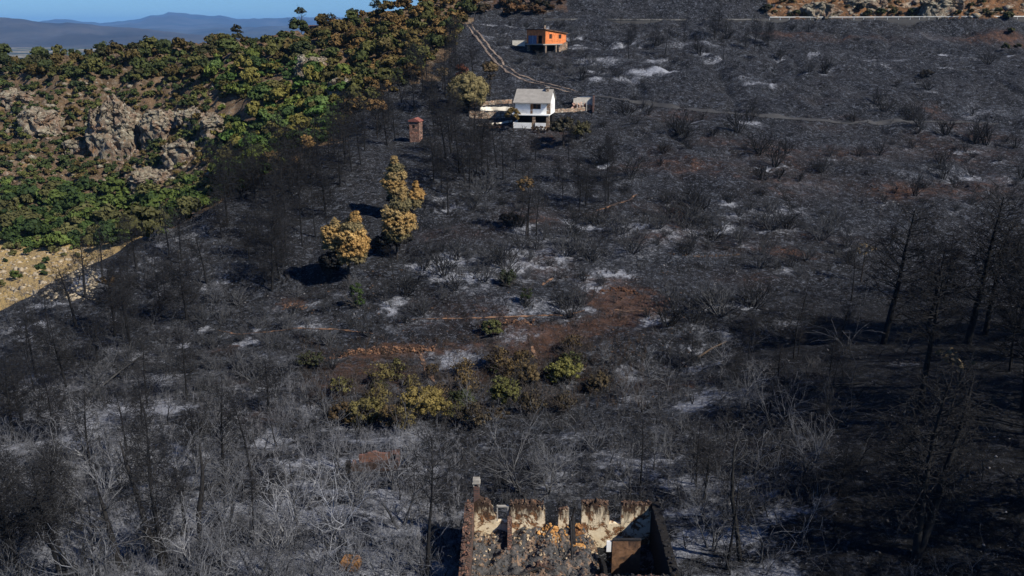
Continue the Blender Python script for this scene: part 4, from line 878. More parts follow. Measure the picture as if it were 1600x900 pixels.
# terrace walls and yard left of the house, wreck of a shed right of it
def stonewall(pl, h, th, label, mat='old_stone', name='stone_wall', jag=.12, seed=1):
    q, ok_ = cast(densify(pl, 10)); q = q[ok_]; r_ = random.Random(seed); V = []; o = q[0]
    hs = [h*(1+r_.uniform(-jag, jag)) for _ in q]
    d = np.gradient(q[:, :2], axis=0); d /= np.linalg.norm(d, axis=1, keepdims=True)+1e-9
    for i in range(len(q)):
        nx_, ny_ = -d[i, 1]*th/2, d[i, 0]*th/2
        for sx, zz in ((1, -.7), (1, hs[i]), (-1, hs[i]), (-1, -.7)): V.append((q[i, 0]+sx*nx_-o[0], q[i, 1]+sx*ny_-o[1], q[i, 2]+zz-o[2]))
    F_ = [(i*4+k, (i+1)*4+k, (i+1)*4+(k+1) % 4, i*4+(k+1) % 4) for i in range(len(q)-1) for k in range(3)]+[(0, 1, 2, 3)]+[(len(V)-1, len(V)-2, len(V)-3, len(V)-4)]
    ob = link(name, mesh_np(name, V, F_), mat); ob.location = tuple(o); tag(ob, label, 'wall'); return ob
stonewall([(733,183),(765,184),(790,184)], 1.3, .5, 'buff stone terrace wall left of the white house, nearest of three', seed=1)
stonewall([(750,172),(775,172),(800,172)], .7, .4, 'low white rendered wall left of the white house', 'dirty_white', seed=2)
stonewall([(752,165),(775,162),(800,161)], .8, .5, 'upper dry stone wall between the round pine and the white house', seed=3)
stonewall([(745,196),(780,194),(800,190)], .35, .35, 'low white kerb wall below the terrace of the white house', 'dirty_white', seed=4)
stonewall([(865,176),(895,174),(925,170)], .7, .45, 'dry stone wall between the white house and the burnt shed', seed=5)
stone('red_rubble', (.16, .085, .05), (.05, .03, .022), (.24, .12, .06), 2.6, (.54, .68))
def rubblewall(pl, h, wd, n, mat, label, seed, rmax=.19):
    q, ok_ = cast(densify(pl, 10)); q = q[ok_]; r_ = random.Random(seed); mb = MB(); o = q[0].copy()
    for k in range(n):
        t = r_.random()*(len(q)-1.001); i = int(t); c = q[i]+(q[i+1]-q[i])*(t-i)-o; u_ = (r_.random()+r_.random()-1); hh2 = h*(.6+.4*math.sin(t*1.3+seed))*(1-abs(u_))
        mb.stone((c[0]+r_.gauss(0, .1), c[1]+u_*wd, c[2]+r_.uniform(-.16, max(0, hh2-.1))), r_.uniform(.08, rmax), r_)
    ob = mb.build('rubble_wall', mat); ob.location = tuple(o); tag(ob, label, 'wall')
rubblewall([(500,566),(530,556),(560,550),(600,547),(640,546),(680,545)], .7, .9, 800, 'red_rubble', 'orange-brown rubble terrace wall at the gully edge', 6)
rubblewall([(752,512),(780,508),(805,503),(835,505)], .8, .8, 260, 'red_rubble', 'short orange rubble wall beside the olive bush mid slope', 7)
rubblewall([(1400,568),(1470,560),(1540,562),(1600,556)], .6, 1.0, 260, plain('black_rubble', (.035, .032, .032), .95, .6, 1.5, .4), 'dark rubble bank behind the big right hand pines', 8)
rubblewall([(1045,396),(1100,400),(1160,398)], .35, .6, 120, plain('brown_rubble', (.075, .05, .035), .95, .6, 1.5, .4), 'low brown terrace edge right of the mid slope shrubs', 9, .2)
rubblewall([(440,482),(455,476),(480,480)], .5, 1.0, 160, 'red_rubble', 'mound of orange soil clods left of the gully path', 10, .2)
rubblewall([(935,455),(965,450),(1000,458)], .5, .8, 160, plain('earth_rubble', (.10, .05, .03), .95, .6, 1.5, .4), 'broken earth bank of dark red clods on the slope', 11, .22)
p = ground(910, 171); sh = empty('burnt_shed', p, R(-8)); tag(sh, 'collapsed shed of pale and rusty panels right of the white house', 'shed')
b = MB(); b.wall(-2.2, 2.2, 1.6, 1.9, -.4, [(-2.2, 2.3), (0, 2.9), (2.2, 3.0)], rr, .2, .1); b.build('wall', 'dirty_white', sh)
b = MB(); 
for k in range(60): b.stone((rr.uniform(-2.3, 2.2), rr.uniform(-.2, 1.5), rr.uniform(0, 1.4)), rr.uniform(.15, .45), rr)
b.build('rubble', plain('pink_rubble', (.48, .30, .23), .9, .5, 1.2, .5, (.10, .05, .04), (.48, .55)), sh)
for x in (-1.2, -.6, .1, .9): b = MB(); b.box(x, -.3, -.3, x+.12, -.18, 2.3); b.build('post', 'dirty_white', sh)
b = MB(); b.box(2.3, -.8, -.5, 2.6, 1.9, 3.0); b.build('side_wall', 'dark_brick', sh)
b = MB(); b.box(-2.6, 1.4, 3.02, 2.7, 2.0, 3.12); b.build('roof', 'soot', sh)
# ------------------------------------------------------------------ orange brick house on stilts
p = ground(852, 84); oh = empty('brick_house', p+Vector((0, 0, -.1)), R(-45)); tag(oh, 'unfinished orange brick house on stilts near the top of the slope', 'house')
# local: near corner at origin, x runs right-back, y runs left-back
LX = 8.4; LY = 7.2; z0 = 2.7; zt = 6.4; s_ = .24
oh.rotation_euler = (0, 0, R(44))
def rtop(x): return zt-.12*x
b = MB()
for x0, x1, a, c in ((0, 1.5, z0, 0), (1.5, 2.6, z0, z0+1.35), (1.5, 2.6, z0+2.6, 0), (2.6, 5.3, z0, 0), (5.3, 6.4, z0, z0+1.35), (5.3, 6.4, z0+2.5, 0), (6.4, LX, z0, 0)):
    b.prism([(x0, a), (x1, a), (x1, c or rtop(x1)), (x0, c or rtop(x0))], 0, s_)
b.build('wall', 'orange_brick', oh)
b = MB()
for y0, y1, a, c in ((s_, 1.3, z0, 0), (1.3, 2.9, z0+2.2, 0), (2.9, 3.4, z0, 0), (3.4, 6.7, z0+2.2, 0), (6.7, LY, z0, 0)): b.box(0, y0, a, s_, y1, zt-.02)
b.build('wall', 'orange_brick', oh)
b = MB(); b.prism([(s_, z0), (LX, z0), (LX, rtop(LX)), (s_, rtop(s_))], LY-s_, LY); b.box(LX-s_, s_, z0, LX, LY-s_, rtop(LX)); b.build('wall', 'orange_brick', oh)
for x0, x1, za, zb in ((1.5, 2.6, z0+1.35, z0+2.6), (5.3, 6.4, z0+1.35, z0+2.5)): window(oh, x0, x1, za, zb, .1)
b = MB(); b.box(.1, 3.4, z0, .16, 6.7, z0+2.2); dd = b.build('door', 'blue_door', oh); b = MB(); b.box(.06, 4.9, z0, .1, 5.0, z0+2.2); b.build('door_frame', 'steel', dd)
b = MB(); b.box(.8, 1.3, z0, .86, 2.9, z0+2.2); b.build('door', 'soot', oh)  # black sheet painted as the shade inside the open doorway
b = MB(); b.add([(-.4, -.4, rtop(-.4)), (LX+.3, -.4, rtop(LX+.3)), (LX+.3, LY+.3, rtop(LX+.3)), (-.4, LY+.3, rtop(-.4)), (-.4, -.4, rtop(-.4)+.2), (LX+.3, -.4, rtop(LX+.3)+.2), (LX+.3, LY+.3, rtop(LX+.3)+.2), (-.4, LY+.3, rtop(-.4)+.2)], [(3,2,1,0),(4,5,6,7),(0,1,5,4),(1,2,6,5),(2,3,7,6),(3,0,4,7)])
b.v = [(x, y, z+.01) for x, y, z in b.v]; rf_ = b.build('roof', 'brown_wall', oh); b = MB(); b.box(2.0, 2.4, zt-.1, 2.6, 3.0, zt+1.2); b.build('chimney', 'old_stone', rf_)
b = MB(); b.box(-1.0, -.1, z0-.28, LX, LY, z0-.002); b.build('floor_slab', 'concrete', oh)
for x, y in ((.05, .05), (.05, LY-.6), (4.2, .05)): b = MB(); b.box(x, y, -1.5, x+.55, y+.55, z0-.28); b.build('pillar', 'old_stone', oh)
b = MB(); b.wall(5.0, LX+.1, -.5, -.12, -1.0, [(5, z0-1.2), (6.2, z0-.3), (LX, z0+.5)], rr, .4, .12); b.build('retaining_wall', 'old_stone', oh)
b = MB(); b.box(1.6, 2.8, -1.5, LX-.2, LY-.2, z0-.28); b.build('under_slab_shade', 'soot', oh)  # black block painted as the shade beneath the floor slab
p = ground(811, 71); lw = empty('white_wall', p, R(-3)); tag(lw, 'short white wall left of the orange brick house', 'wall')
b = MB(); b.box(-1.9, -.15, -1, 1.7, .15, 1.4); b.build('panel', 'dirty_white', lw); b = MB(); b.box(-1.98, -.19, 1.4, 1.78, .19, 1.5); b.build('coping', 'concrete', lw)
# ------------------------------------------------------------------ stone hut, skyline house, distant sheds
p = ground(648, 222); kh = empty('stone_hut', p+Vector((0, 0, -.2)), R(-12)); tag(kh, 'tall narrow stone hut with red tile roof among blackened pines', 'hut')
b = MB(); b.box(-1.0, 0, -.5, 1.0, .3, 1.8); b.box(-1.0, 0, 1.8, -.5, .3, 4.2); b.box(-.5, 0, 1.8, 1.0, .3, 4.2); b.box(.7, .3, -.5, 1.0, 2.2, 4.2); b.box(-1.0, .3, -.5, -.7, 2.2, 4.2); b.box(-.7, 1.9, -.5, .7, 2.2, 4.2); b.build('wall', 'kiosk_stone', kh)
b = MB(); b.prism([(-1.2, 4.2), (1.2, 4.2), (1.2, 4.32), (.1, 4.95), (-1.2, 4.5)], -.2, 2.4); b.build('roof', 'roof_red', kh, .02)
b = MB(); b.box(-.35, -.03, 3.0, .1, -.005, 3.6); b.build('window', 'soot', kh)
p, k_ = cast([(490, 47)]); p = ground(492, 50)-Vector((0, 0, 1.2)); sk = empty('skyline_house', p, R(10)); tag(sk, 'small brown house with low roof on the skyline among trees', 'house')
b = MB(); b.box(-3.4, 0, -2, 3.4, 5, 2.2); b.build('wall', 'char', sk); b = MB(); b.prismx([(-.6, 2.1), (5.6, 2.1), (2.5, 3.4)], -3.9, 3.9); b.build('roof', plain('old_roof', (.09, .05, .035)), sk)
for x in (-1.8, .6): b = MB(); b.box(x, -.03, .2, x+1, -.005, 1.5); b.build('window', 'glass_dark', sk)
for px_, py_, L_, lab in ((76, 60, 62, 'white industrial shed on the distant plain, right one'), (36, 61, 30, 'white industrial shed on the distant plain, left one')):
    q = P(px_, py_+3, 8000); o = empty('distant_shed', (q[0], q[1], q[2]-2), 0); tag(o, lab, 'shed', 'white sheds on the distant plain')
    b = MB(); b.box(-L_/2, 0, -14, L_/2, 30, 5); b.build('wall', 'white_wall', o); b = MB(); b.prismx([(-1, 5), (31, 5), (15, 9)], -L_/2-1, L_/2+1); b.build('roof', 'white_wall', o)
WB = []
# ------------------------------------------------------------------ vegetation
print('plants')
ORD = ['leftmost','second from left','third from left','fourth from left','fifth from left','sixth from left','seventh from left','eighth from left','ninth from left','tenth from left',
 'eleventh from left','twelfth from left','thirteenth from left','fourteenth from left','fifteenth from left','sixteenth from left','seventeenth from left','eighteenth from left','nineteenth from left','twentieth from left']
ZONES = [(0,60,110,100,'on the skyline at the far left'),(110,60,230,110,'on the skyline above the tallest crag'),(230,40,350,100,'on the skyline right of the crags'),(350,20,460,80,'on the ridge left of the skyline house'),
 (460,0,560,60,'around the skyline house'),(560,-10,680,50,'at the top of the scorched hill'),(680,-10,800,60,'at the top of the dirt track'),
 (0,95,70,150,'above the leftmost crags'),(70,95,160,150,'behind the tallest crag'),(160,90,240,150,'above the tallest crag'),(240,85,330,150,'above the right hand crags'),(330,75,400,130,'below the ridge left of the rock slab'),(400,60,470,120,'just left of the pale rock slab'),
 (470,60,540,130,'by the pale rock slab'),(540,50,600,120,'in the scorched wood below the skyline'),(600,50,700,130,'at the upper edge of the burn'),
 (0,150,130,220,'among the leftmost crags'),(130,150,240,260,'on and under the tallest crag'),(240,150,340,210,'on the right hand crags'),(340,130,400,200,'beside the orange gully'),(400,120,460,190,'in the green wood below the slab'),(460,130,560,200,'where green wood meets the burn'),
 (0,220,70,290,'under the leftmost crags'),(70,220,140,290,'left under the tallest crag'),(140,260,240,300,'straight below the tallest crag'),(240,210,340,300,'below the right hand crags'),(340,200,400,270,'in the green gully right of the crags'),(400,190,520,270,'at the lower corner of the green wood'),
 (0,290,60,345,'in the upper dense wood, far left'),(60,290,120,345,'in the upper dense wood below the crags'),(120,290,190,345,'in the upper middle of the dense wood'),(190,290,260,345,'right of middle in the dense wood'),(260,270,360,345,'at the right end of the dense wood'),
 (0,345,70,393,'in the lowest wood row, far left'),(70,345,130,393,'in the lowest wood row near the straw field'),(130,345,260,393,'in the lowest wood row by the burnt spur'),(0,383,85,480,'on the straw coloured field'),(85,383,170,480,'at the right tip of the straw coloured field'),
 (0,393,130,520,'on the crest of the left spur'),(130,380,260,480,'on the spur above the left slope'),(260,320,340,420,'on the spur below the green wood'),(340,270,420,350,'in the black pine belt, upper left'),(420,210,500,290,'in the black pine belt below the green wood'),(500,170,580,250,'at the top of the black pine belt'),
 (340,350,420,470,'in the black pine belt, lower left'),(420,290,500,380,'in the middle of the black pine belt'),(420,380,560,480,'left of the golden pines'),(500,250,600,340,'above the golden pines'),(560,170,640,260,'left of the stone hut'),
 (600,120,680,180,'above the stone hut'),(640,180,720,250,'right of the stone hut'),(640,250,720,340,'below the stone hut'),(680,50,760,120,'along the upper dirt track'),(700,120,760,200,'by the round olive pine'),(720,200,800,270,'below the stone terraces'),(720,270,800,350,'left of the two thin pines'),
 (760,30,830,90,'left of the orange house'),(760,90,860,140,'between the orange and white houses'),(860,90,950,140,'right of the dirt track'),(890,35,960,95,'right beside the orange house'),(800,220,880,340,'straight below the white house'),(880,200,970,340,'lower right of the white house'),
 (960,35,1060,75,'under the road, right of the orange house'),(1060,35,1130,90,'under the road in the middle'),(1130,35,1210,100,'under the road where the guardrail starts'),(1210,35,1330,80,'under the left half of the guardrail'),(1330,35,1470,80,'under the right half of the guardrail'),(1470,35,1600,100,'under the far right of the road'),
 (930,75,1030,140,'on the upper slope right of the track'),(1030,80,1130,140,'on the upper middle slope'),(1130,90,1230,150,'on the upper slope under the guardrail'),(1230,80,1340,140,'on the upper right slope'),(1340,80,1460,140,'on the upper right slope by white ash'),(1460,90,1600,170,'high on the far right slope'),
 (930,140,1040,200,'just above the dark track'),(1040,140,1160,190,'above the middle of the dark track'),(1160,140,1300,190,'above the dark track, further right'),(1300,140,1460,195,'above the right part of the dark track'),(960,200,1080,270,'right of the white house, below the track'),(1080,190,1200,270,'below the middle of the dark track'),
 (1200,190,1320,270,'below the dark track, further right'),(1320,190,1450,270,'below the right part of the dark track'),(1450,170,1600,270,'on the brown soil at far right'),(940,270,1060,340,'on the mid slope under the brown earth'),(1060,270,1180,340,'on the central mid slope'),(1180,270,1300,340,'right of the central mid slope'),(1300,270,1600,350,'behind the tops of the right hand pines'),
 (560,380,660,450,'below the golden pines'),(660,350,760,430,'right of the golden pines'),(760,330,850,400,'under the two thin pines'),(850,330,940,400,'on the slope above the red soil'),(940,340,1040,400,'on the slope right above the red bank'),(1040,340,1140,400,'on the central slope near the terrace edge'),(1140,340,1240,400,'right of the terrace edge'),(1240,340,1340,440,'left of the first big right pine'),
 (560,450,660,520,'above the gully path'),(660,430,760,500,'on the ash above the olive bush'),(760,400,850,480,'by the dark green shrubs mid slope'),(850,400,940,480,'left of the red soil bank'),(940,400,1040,500,'on the red soil bank'),(1040,400,1140,470,'right of the red soil bank'),(1140,400,1240,480,'on the grey slope left of the big pines'),
 (560,520,760,570,'at the rubble terrace wall'),(330,430,460,540,'by the orange soil mound'),(460,440,560,540,'left of the green bush'),(330,540,460,620,'left end of the gully'),(460,540,560,600,'left of the rubble terrace wall'),
 (0,480,120,560,'on the upper left slope'),(120,480,230,560,'on the left slope below the spur'),(230,420,340,560,'on the left slope beside the pine belt'),(0,560,120,640,'on the lower left slope'),(120,560,230,640,'on the left slope by white ash'),(230,560,340,640,'on the left slope near the gully'),
 (1040,470,1140,530,'at the upper edge of the right thicket'),(900,500,1040,580,'in the thicket below the red bank'),(1140,480,1240,560,'in the thicket left of the big pines'),(1240,440,1330,540,'at the left foot of the big pines'),(1330,430,1460,540,'around the first big right pine'),(1460,430,1610,600,'around the tallest right pines'),
 (700,580,840,640,'right of the yellow trees'),(840,560,940,640,'below the bright yellow tree'),(940,580,1040,640,'in the upper right thicket'),(1040,530,1140,620,'in the right thicket by pale ash'),(1140,560,1240,640,'in the right thicket by the fallen log'),(1240,540,1340,640,'below the shadow of the big pine'),(1340,540,1460,680,'below the first big right pine'),(1460,600,1610,720,'on the darkened ground below the tallest pines'),
 (0,640,100,700,'at the left edge above the thicket'),(100,640,200,700,'by the white ash patch on the left'),(200,640,300,700,'right of the left ash patch'),(300,620,400,700,'at the left mouth of the gully'),(400,600,500,680,'left of the yellow trees'),(500,600,700,690,'under the yellow trees'),
 (0,700,90,760,'in the left thicket, top left'),(90,700,180,760,'in the left thicket, second cluster'),(180,700,270,760,'in the left thicket, third cluster'),(270,700,360,760,'in the left thicket, fourth cluster'),(360,680,450,760,'in the thicket left of the brick hut'),(450,680,550,760,'just left of the brick hut'),(550,730,700,800,'below the brick hut'),(620,660,720,740,'right of the brick hut'),
 (0,760,90,830,'at the left edge behind the snag'),(90,760,180,830,'beside the broken snag'),(180,760,270,830,'right of the broken snag'),(270,760,360,830,'in the thicket above the lower left corner'),(360,760,450,830,'left of the white ash strip'),(450,760,560,830,'on the white ash strip'),(560,800,700,860,'left of the ruin chimney'),
 (0,830,90,880,'in the bottom left corner'),(90,830,180,880,'at the foot of the broken snag'),(180,830,270,880,'at the foot of the leaning trunk'),(270,830,360,880,'near the bottom, right of the leaning trunk'),(360,830,450,880,'near the bottom, left of the rusty tank'),(450,830,560,890,'beside the rusty tank'),(560,850,700,900,'near the bottom left of the ruin'),
 (0,880,120,970,'on the bottom edge, far left'),(120,880,240,970,'on the bottom edge by the snag'),(240,880,360,970,'on the bottom edge by the leaning trunk'),(360,880,480,970,'on the bottom edge left of the tank'),(480,880,600,970,'on the bottom edge below the tank'),(600,890,720,970,'on the bottom edge left of the ruin'),
 (700,640,800,720,'behind the ruin, far left'),(800,640,900,720,'behind the ruin, far middle'),(900,640,1000,720,'behind the ruin, far right'),(700,720,800,790,'just behind the ruin chimney'),(800,720,900,790,'just behind the ruined back wall'),(900,720,1000,790,'just behind the right of the ruin'),(1000,620,1100,720,'upper right of the ruin'),(1000,720,1100,800,'right of the ruin by white ash'),
 (1100,640,1200,720,'in the clearing right of the thicket'),(1100,720,1200,810,'right of the white ash'),(1040,800,1130,900,'at the right wall of the ruin'),(1130,810,1230,900,'lower right of the ruin'),(1200,640,1340,760,'in the dark ground left of the leaning pine'),(1200,760,1340,900,'in the shadows left of the leaning pine'),(1340,680,1460,800,'beside the leaning pine crown'),(1340,800,1480,900,'at the foot of the leaning pine'),
 (1460,720,1610,900,'in the dark lower right corner'),(1040,900,1200,970,'on the bottom edge right of the ruin'),(1200,900,1400,970,'on the bottom edge, right of middle'),(1400,900,1610,970,'on the bottom edge, far right'),(1190,-5,1320,35,'above the left of the guardrail'),(1320,-5,1460,35,'above the middle of the guardrail'),(1460,-5,1610,35,'above the right of the guardrail')]
def zone(x, y):
    for x0, y0, x1, y1, s in ZONES:
        if x0 <= x < x1 and y0 <= y < y1: return s
    return min(ZONES, key=lambda z: ((z[0]+z[2])/2-x)**2+((z[1]+z[3])/2-y)**2*3)[4]
KIND = {'shrub': ('burnt_shrub', 'charred leafless shrub', 'shrub', 'charred shrubs on the burnt slope'), 'sapling': ('bare_sapling', 'thin bare burnt sapling', 'tree', 'bare burnt saplings'),
        'bare': ('bare_tree', 'leafless grey tree', 'tree', 'leafless grey trees'), 'pine': ('burnt_pine', 'blackened pine skeleton', 'pine tree', 'blackened pines'),
        'bush': ('green_shrub', 'bushy', 'bush', 'bushes and small trees of the unburnt hill')}
def cname(c):
    r_, g_, b_ = c
    if g_ > r_*1.25: return 'green bushy tree'
    if r_ > g_*1.25: return 'rust brown scorched bush'
    return 'olive bushy tree'
def clone(o, name, parent=None):
    c = o.copy(); c.name = name; COL.objects.link(c)
    if parent is not None: c.parent = parent
    return c
groups = {}
for i in ITEMS:
    if not i['ok']: continue
    k = i['kind']; name, look, cat, grp = KIND[k]; v = i['var']; s = i['size']; rz = rng.uniform(0, 6.28); p = i['pos']; col = i['color']
    if k == 'shrub':
        o = link(name, SHRUB[rng.randrange(9)]); o.location = p; o.rotation_euler = (rng.gauss(0, .05), rng.gauss(0, .05), rz); o.scale = (s, s, s*rng.uniform(.75, 1.0)); o.color = (*col, 1)
    elif k == 'bush':
        o = link(name, BUSH[rng.randrange(8)]); o.location = (p[0], p[1], p[2]-.15); o.rotation_euler = (0, 0, rz); o.scale = (s*rng.uniform(.9, 1.2), s*rng.uniform(.9, 1.2), s*rng.uniform(.8, 1.15)); o.color = (*col, 1); look = cname(col)
    else:
        L = {'sapling': SAPL, 'bare': BROAD, 'pine': PINE}[k]; T, B = L[rng.randrange(len(L)) if v is None else v]
        o = empty(name, p, rz, s); o.rotation_euler = (rng.gauss(0, .04), rng.gauss(0, .04), rz)
        a = link('trunk', T, None, o); b = link('branches', B, None, o)
        kk = 1.0 if k != 'pine' else 1.0; a.color = (*[c*(.42 if k != 'pine' else 1) for c in col], 1); b.color = (*[c*(1 if k != 'pine' else 1.35) for c in col], 1)
    size = '' 
    key = (look, zone(i['px'], i['py'])); groups.setdefault(key, []).append((i['px'], o, cat, grp))
for (look, z), l in groups.items():
    l.sort(key=lambda t: t[0])
    for n, (x, o, cat, grp) in enumerate(l):
        lab = look+' '+z if len(l) == 1 else '%s %s, %s' % (look, z, ORD[n] if n < 20 else ('rightmost', 'second from right', 'third from right', 'fourth from right', 'fifth from right', 'sixth from right')[min(5, len(l)-1-n)])
        tag(o, lab, cat, grp)
print('placed', sum(len(l) for l in groups.values()), 'groups', len(groups))
# the smaller scrub of the far hill: one mass
vs = []; fs = []; off = 0
sm = [crown('scrub', 700+k, 1, 1, .85, 8, 14, .24, .6, True, .5, -.3) for k in range(4)]
smd = []
for me in sm:
    v = np.empty(len(me.vertices)*3, np.float32); me.vertices.foreach_get('co', v); f = np.empty(len(me.loops), np.int32); me.loops.foreach_get('vertex_index', f); smd.append((v.reshape(-1, 3), f.reshape(-1, 4)))
cols = []
for (x, y, s, c), p, k in zip(SMALL, SMALLP, sok):
    if not k or p[1] > 410: continue
    v, f = smd[rng.randrange(4)]; a = rng.uniform(0, 6.28); ca, sa = math.cos(a), math.sin(a); s2 = s*.85
    q = np.c_[v[:, 0]*ca-v[:, 1]*sa, v[:, 0]*sa+v[:, 1]*ca, v[:, 2]]*s2+np.array([p[0], p[1], p[2]-.2]); vs.append(q); fs.append(f+off); off += len(v); cols.append(np.tile([*c, 1], (len(v), 1)))
me = mesh_np('scrub', np.concatenate(vs), np.concatenate(fs)); at = me.color_attributes.new('hue', 'FLOAT_COLOR', 'POINT'); at.data.foreach_set('color', np.concatenate(cols).astype(np.float32).ravel())
m, nt, b_ = nodes('scrub_leaves'); a_ = N(nt, 'ShaderNodeAttribute'); a_.attribute_name = 'hue'
nt.links.new(mix(nt, 1.0, a_.outputs['Color'], gray(nt, mr(nt, noise(nt, coord(nt), 1.2, 4, .7), .3, .7, .55, 1.45)), 'MULTIPLY'), b_.inputs['Base Color']); b_.inputs['Roughness'].default_value = .85; b_.inputs['Specular IOR Level'].default_value = .15
tag(link('scrub', me, m), 'low green and brown scrub between the trees of the unburnt hill', 'scrub', kind='stuff')
# ------------------------------------------------------------------ trees that stand out, each built for itself
def leafy(name, px, py, parts, label, cat, trunk=None, group=None, rz=0):
    """parts: (part name, cx, cz, rx, rz, lobes, per, size, colour, seed)"""
    p = ground(px, py); o = empty(name, p, rz); tag(o, label, cat, group)
    if trunk:
        S = []; T = []; h, r, lean = trunk; d = Vector((lean, 0, 1)).normalized(); q = Vector((0, 0, -.4)); r2 = random.Random(px)
        for i in range(8):
            e = q+d*(h+.4)/8; T.append((*q, *e, r*(1-i*.09), r*(1-(i+1)*.09))); q = e; d = (d+Vector((r2.gauss(0, .04), r2.gauss(0, .04), 0))).normalized()
            if i > 1:
                for _ in range(4): branch(S, r2, q, rot_dir(r2, d, r2.uniform(.7, 1.4)), h*.3, r*.3, 2, .4, .08, .05, .5, (.4, .8), .5)
        link('trunk', segs_mesh('trunk', T, 8), 'bark', o, (.03, .026, .024)); link('branches', segs_mesh('branches', S, 3), 'twig', o, (.03, .028, .027))
    for pn, cx, cz, rx, rz_2, nl, per, sz, col, sd in parts:
        c = link(pn, crown(pn, sd, rx, rx, rz_2, nl, per, sz, 0, nl > 28, .26 if nl > 45 else .30, -.7), 'foliage', o, col); c.location = (cx, 0, cz)
GOLD = (.34, .215, .075); GOLD2 = (.30, .21, .095); BLF = (.016, .016, .016)
def tiers(cx, z0, z1, w, n, sd, cols, lean=0):
    r2 = random.Random(sd); out = []
    for k in range(n):
        t = k/(n-1); r_ = w*(.75+.4*math.sin(t*2.2+.5))*(1-t**2.6*.6)
        out.append(('crown', cx+lean*t+r2.uniform(-.7, .7)*(1-t*.5), z0+(z1-z0)*t, r_*r2.uniform(.9, 1.1), (z1-z0)/n*1.5, int(50+50*r_), 28, .08, cols[k % len(cols)], sd*10+k))
    return out
G1 = [(.15, .12, .06), (.30, .185, .068), (.33, .20, .07), (.36, .235, .09)]; G2 = [(.13, .11, .055), (.25, .175, .075), (.30, .195, .075), (.29, .21, .095)]
leafy('scorched_pine', 545, 440, [('lower_crown', -1.7, 3.2, 2.1, 1.4, 40, 40, .12, BLF, 3), ('lower_crown', 1.0, 3.2, 1.6, .9, 26, 40, .12, (.12, .10, .06), 4)]+tiers(.9, 3.6, 8.9, 2.7, 6, 3, G1, .2)+tiers(-1.7, 5.2, 8.1, 1.9, 4, 4, G2),
      'golden scorched pine with black lower boughs, leftmost of the three golden pines', 'pine tree', (8, .22, .0), 'golden scorched pines')
leafy('scorched_pine', 620, 405, [('lower_crown', -1.5, 3.2, 1.7, 1.2, 34, 40, .12, BLF, 7), ('lower_crown', .8, 3.0, 2.0, 1.1, 34, 40, .12, BLF, 8)]+tiers(.1, 3.8, 9.3, 2.6, 6, 5, G2, .7),
      'golden scorched pine with black lower boughs, middle one right of the leftmost', 'pine tree', (8, .2, .02), 'golden scorched pines')
leafy('scorched_pine', 628, 340, [('lower_crown', -.8, 2.8, 1.8, 1.2, 30, 40, .13, BLF, 11)]+tiers(-.7, 3.6, 9.0, 2.1, 6, 6, G2)+tiers(2.4, 2.4, 5.0, 1.7, 3, 7, G1),
      'golden scorched pine rising behind the middle golden pine', 'pine tree', (8, .2, 0), 'golden scorched pines')
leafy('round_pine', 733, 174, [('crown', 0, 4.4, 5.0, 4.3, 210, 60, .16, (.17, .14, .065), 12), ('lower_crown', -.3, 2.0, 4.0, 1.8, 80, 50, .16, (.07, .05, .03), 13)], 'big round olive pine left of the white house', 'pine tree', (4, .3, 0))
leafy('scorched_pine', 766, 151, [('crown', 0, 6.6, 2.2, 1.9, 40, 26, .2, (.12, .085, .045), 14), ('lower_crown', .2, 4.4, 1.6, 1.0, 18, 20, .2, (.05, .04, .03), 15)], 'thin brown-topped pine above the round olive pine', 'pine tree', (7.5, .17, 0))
leafy('scorched_pine', 722, 128, [('crown', 0, 2.6, 1.7, 2.1, 34, 40, .2, (.13, .05, .03), 16)], 'small rust-red conifer behind the round olive pine', 'pine tree', (2.5, .12, 0))
leafy('scorched_pine', 692, 140, [('crown', 0, 4.0, 1.7, 1.5, 26, 24, .2, (.20, .15, .085), 17)], 'sparse buff-topped pine left of the rust-red conifer', 'pine tree', (4.5, .14, 0))
leafy('scorched_pine', 822, 368, [('crown', -.2, 8.0, 1.7, 1.3, 22, 20, .15, (.13, .085, .04), 18)], 'pine with sparse brown top below the white house', 'pine tree', (8.6, .13, .02))
leafy('scorched_pine', 880, 228, [('crown', 0, 4.0, 3.4, 2.3, 60, 24, .2, (.045, .04, .026), 19), ('crown', 2.8, 3.2, 1.7, 1.6, 24, 24, .2, (.06, .055, .025), 20)], 'broad half-burnt dark pine at the right corner of the white house', 'pine tree', (6, .2, 0))
leafy('scorched_pine', 802, 206, [('crown', 0, 3.6, 1.8, 1.6, 26, 30, .2, (.16, .11, .04), 21)], 'small ochre tree at the left corner of the white house', 'tree', (3.2, .12, 0))
leafy('scorched_pine', 483, 270, [('crown', 0, 5.5, 1.6, 1.7, 26, 30, .2, (.26, .16, .06), 22)], 'thin golden pine at the lower corner of the green wood', 'pine tree', (8, .13, 0))
leafy('scorched_pine', 590, 215, [('crown', 0, 6.5, 2.2, 1.8, 30, 30, .22, (.20, .12, .05), 23)], 'golden brown pine at the top of the black pine belt', 'pine tree', (8, .15, 0))
leafy('scorched_pine', 430, 290, [('crown', 0, 5, 1.7, 1.4, 22, 26, .22, (.22, .15, .06), 24)], 'golden topped pine on the left edge of the black pine belt', 'pine tree', (6, .13, 0))
leafy('scorched_pine', 180, 520, [('crown', -.2, 7.0, 1.5, .9, 14, 14, .15, (.13, .08, .03), 25)], 'black pine with a few brown tufts on the left spur', 'pine tree', (8, .14, 0))
for px, py, hh_, lab, sd in ((1385, 542, 15.2, 'brown needle tufts', 30), (1530, 540, 15.8, 'brown needle tufts', 31)): pass
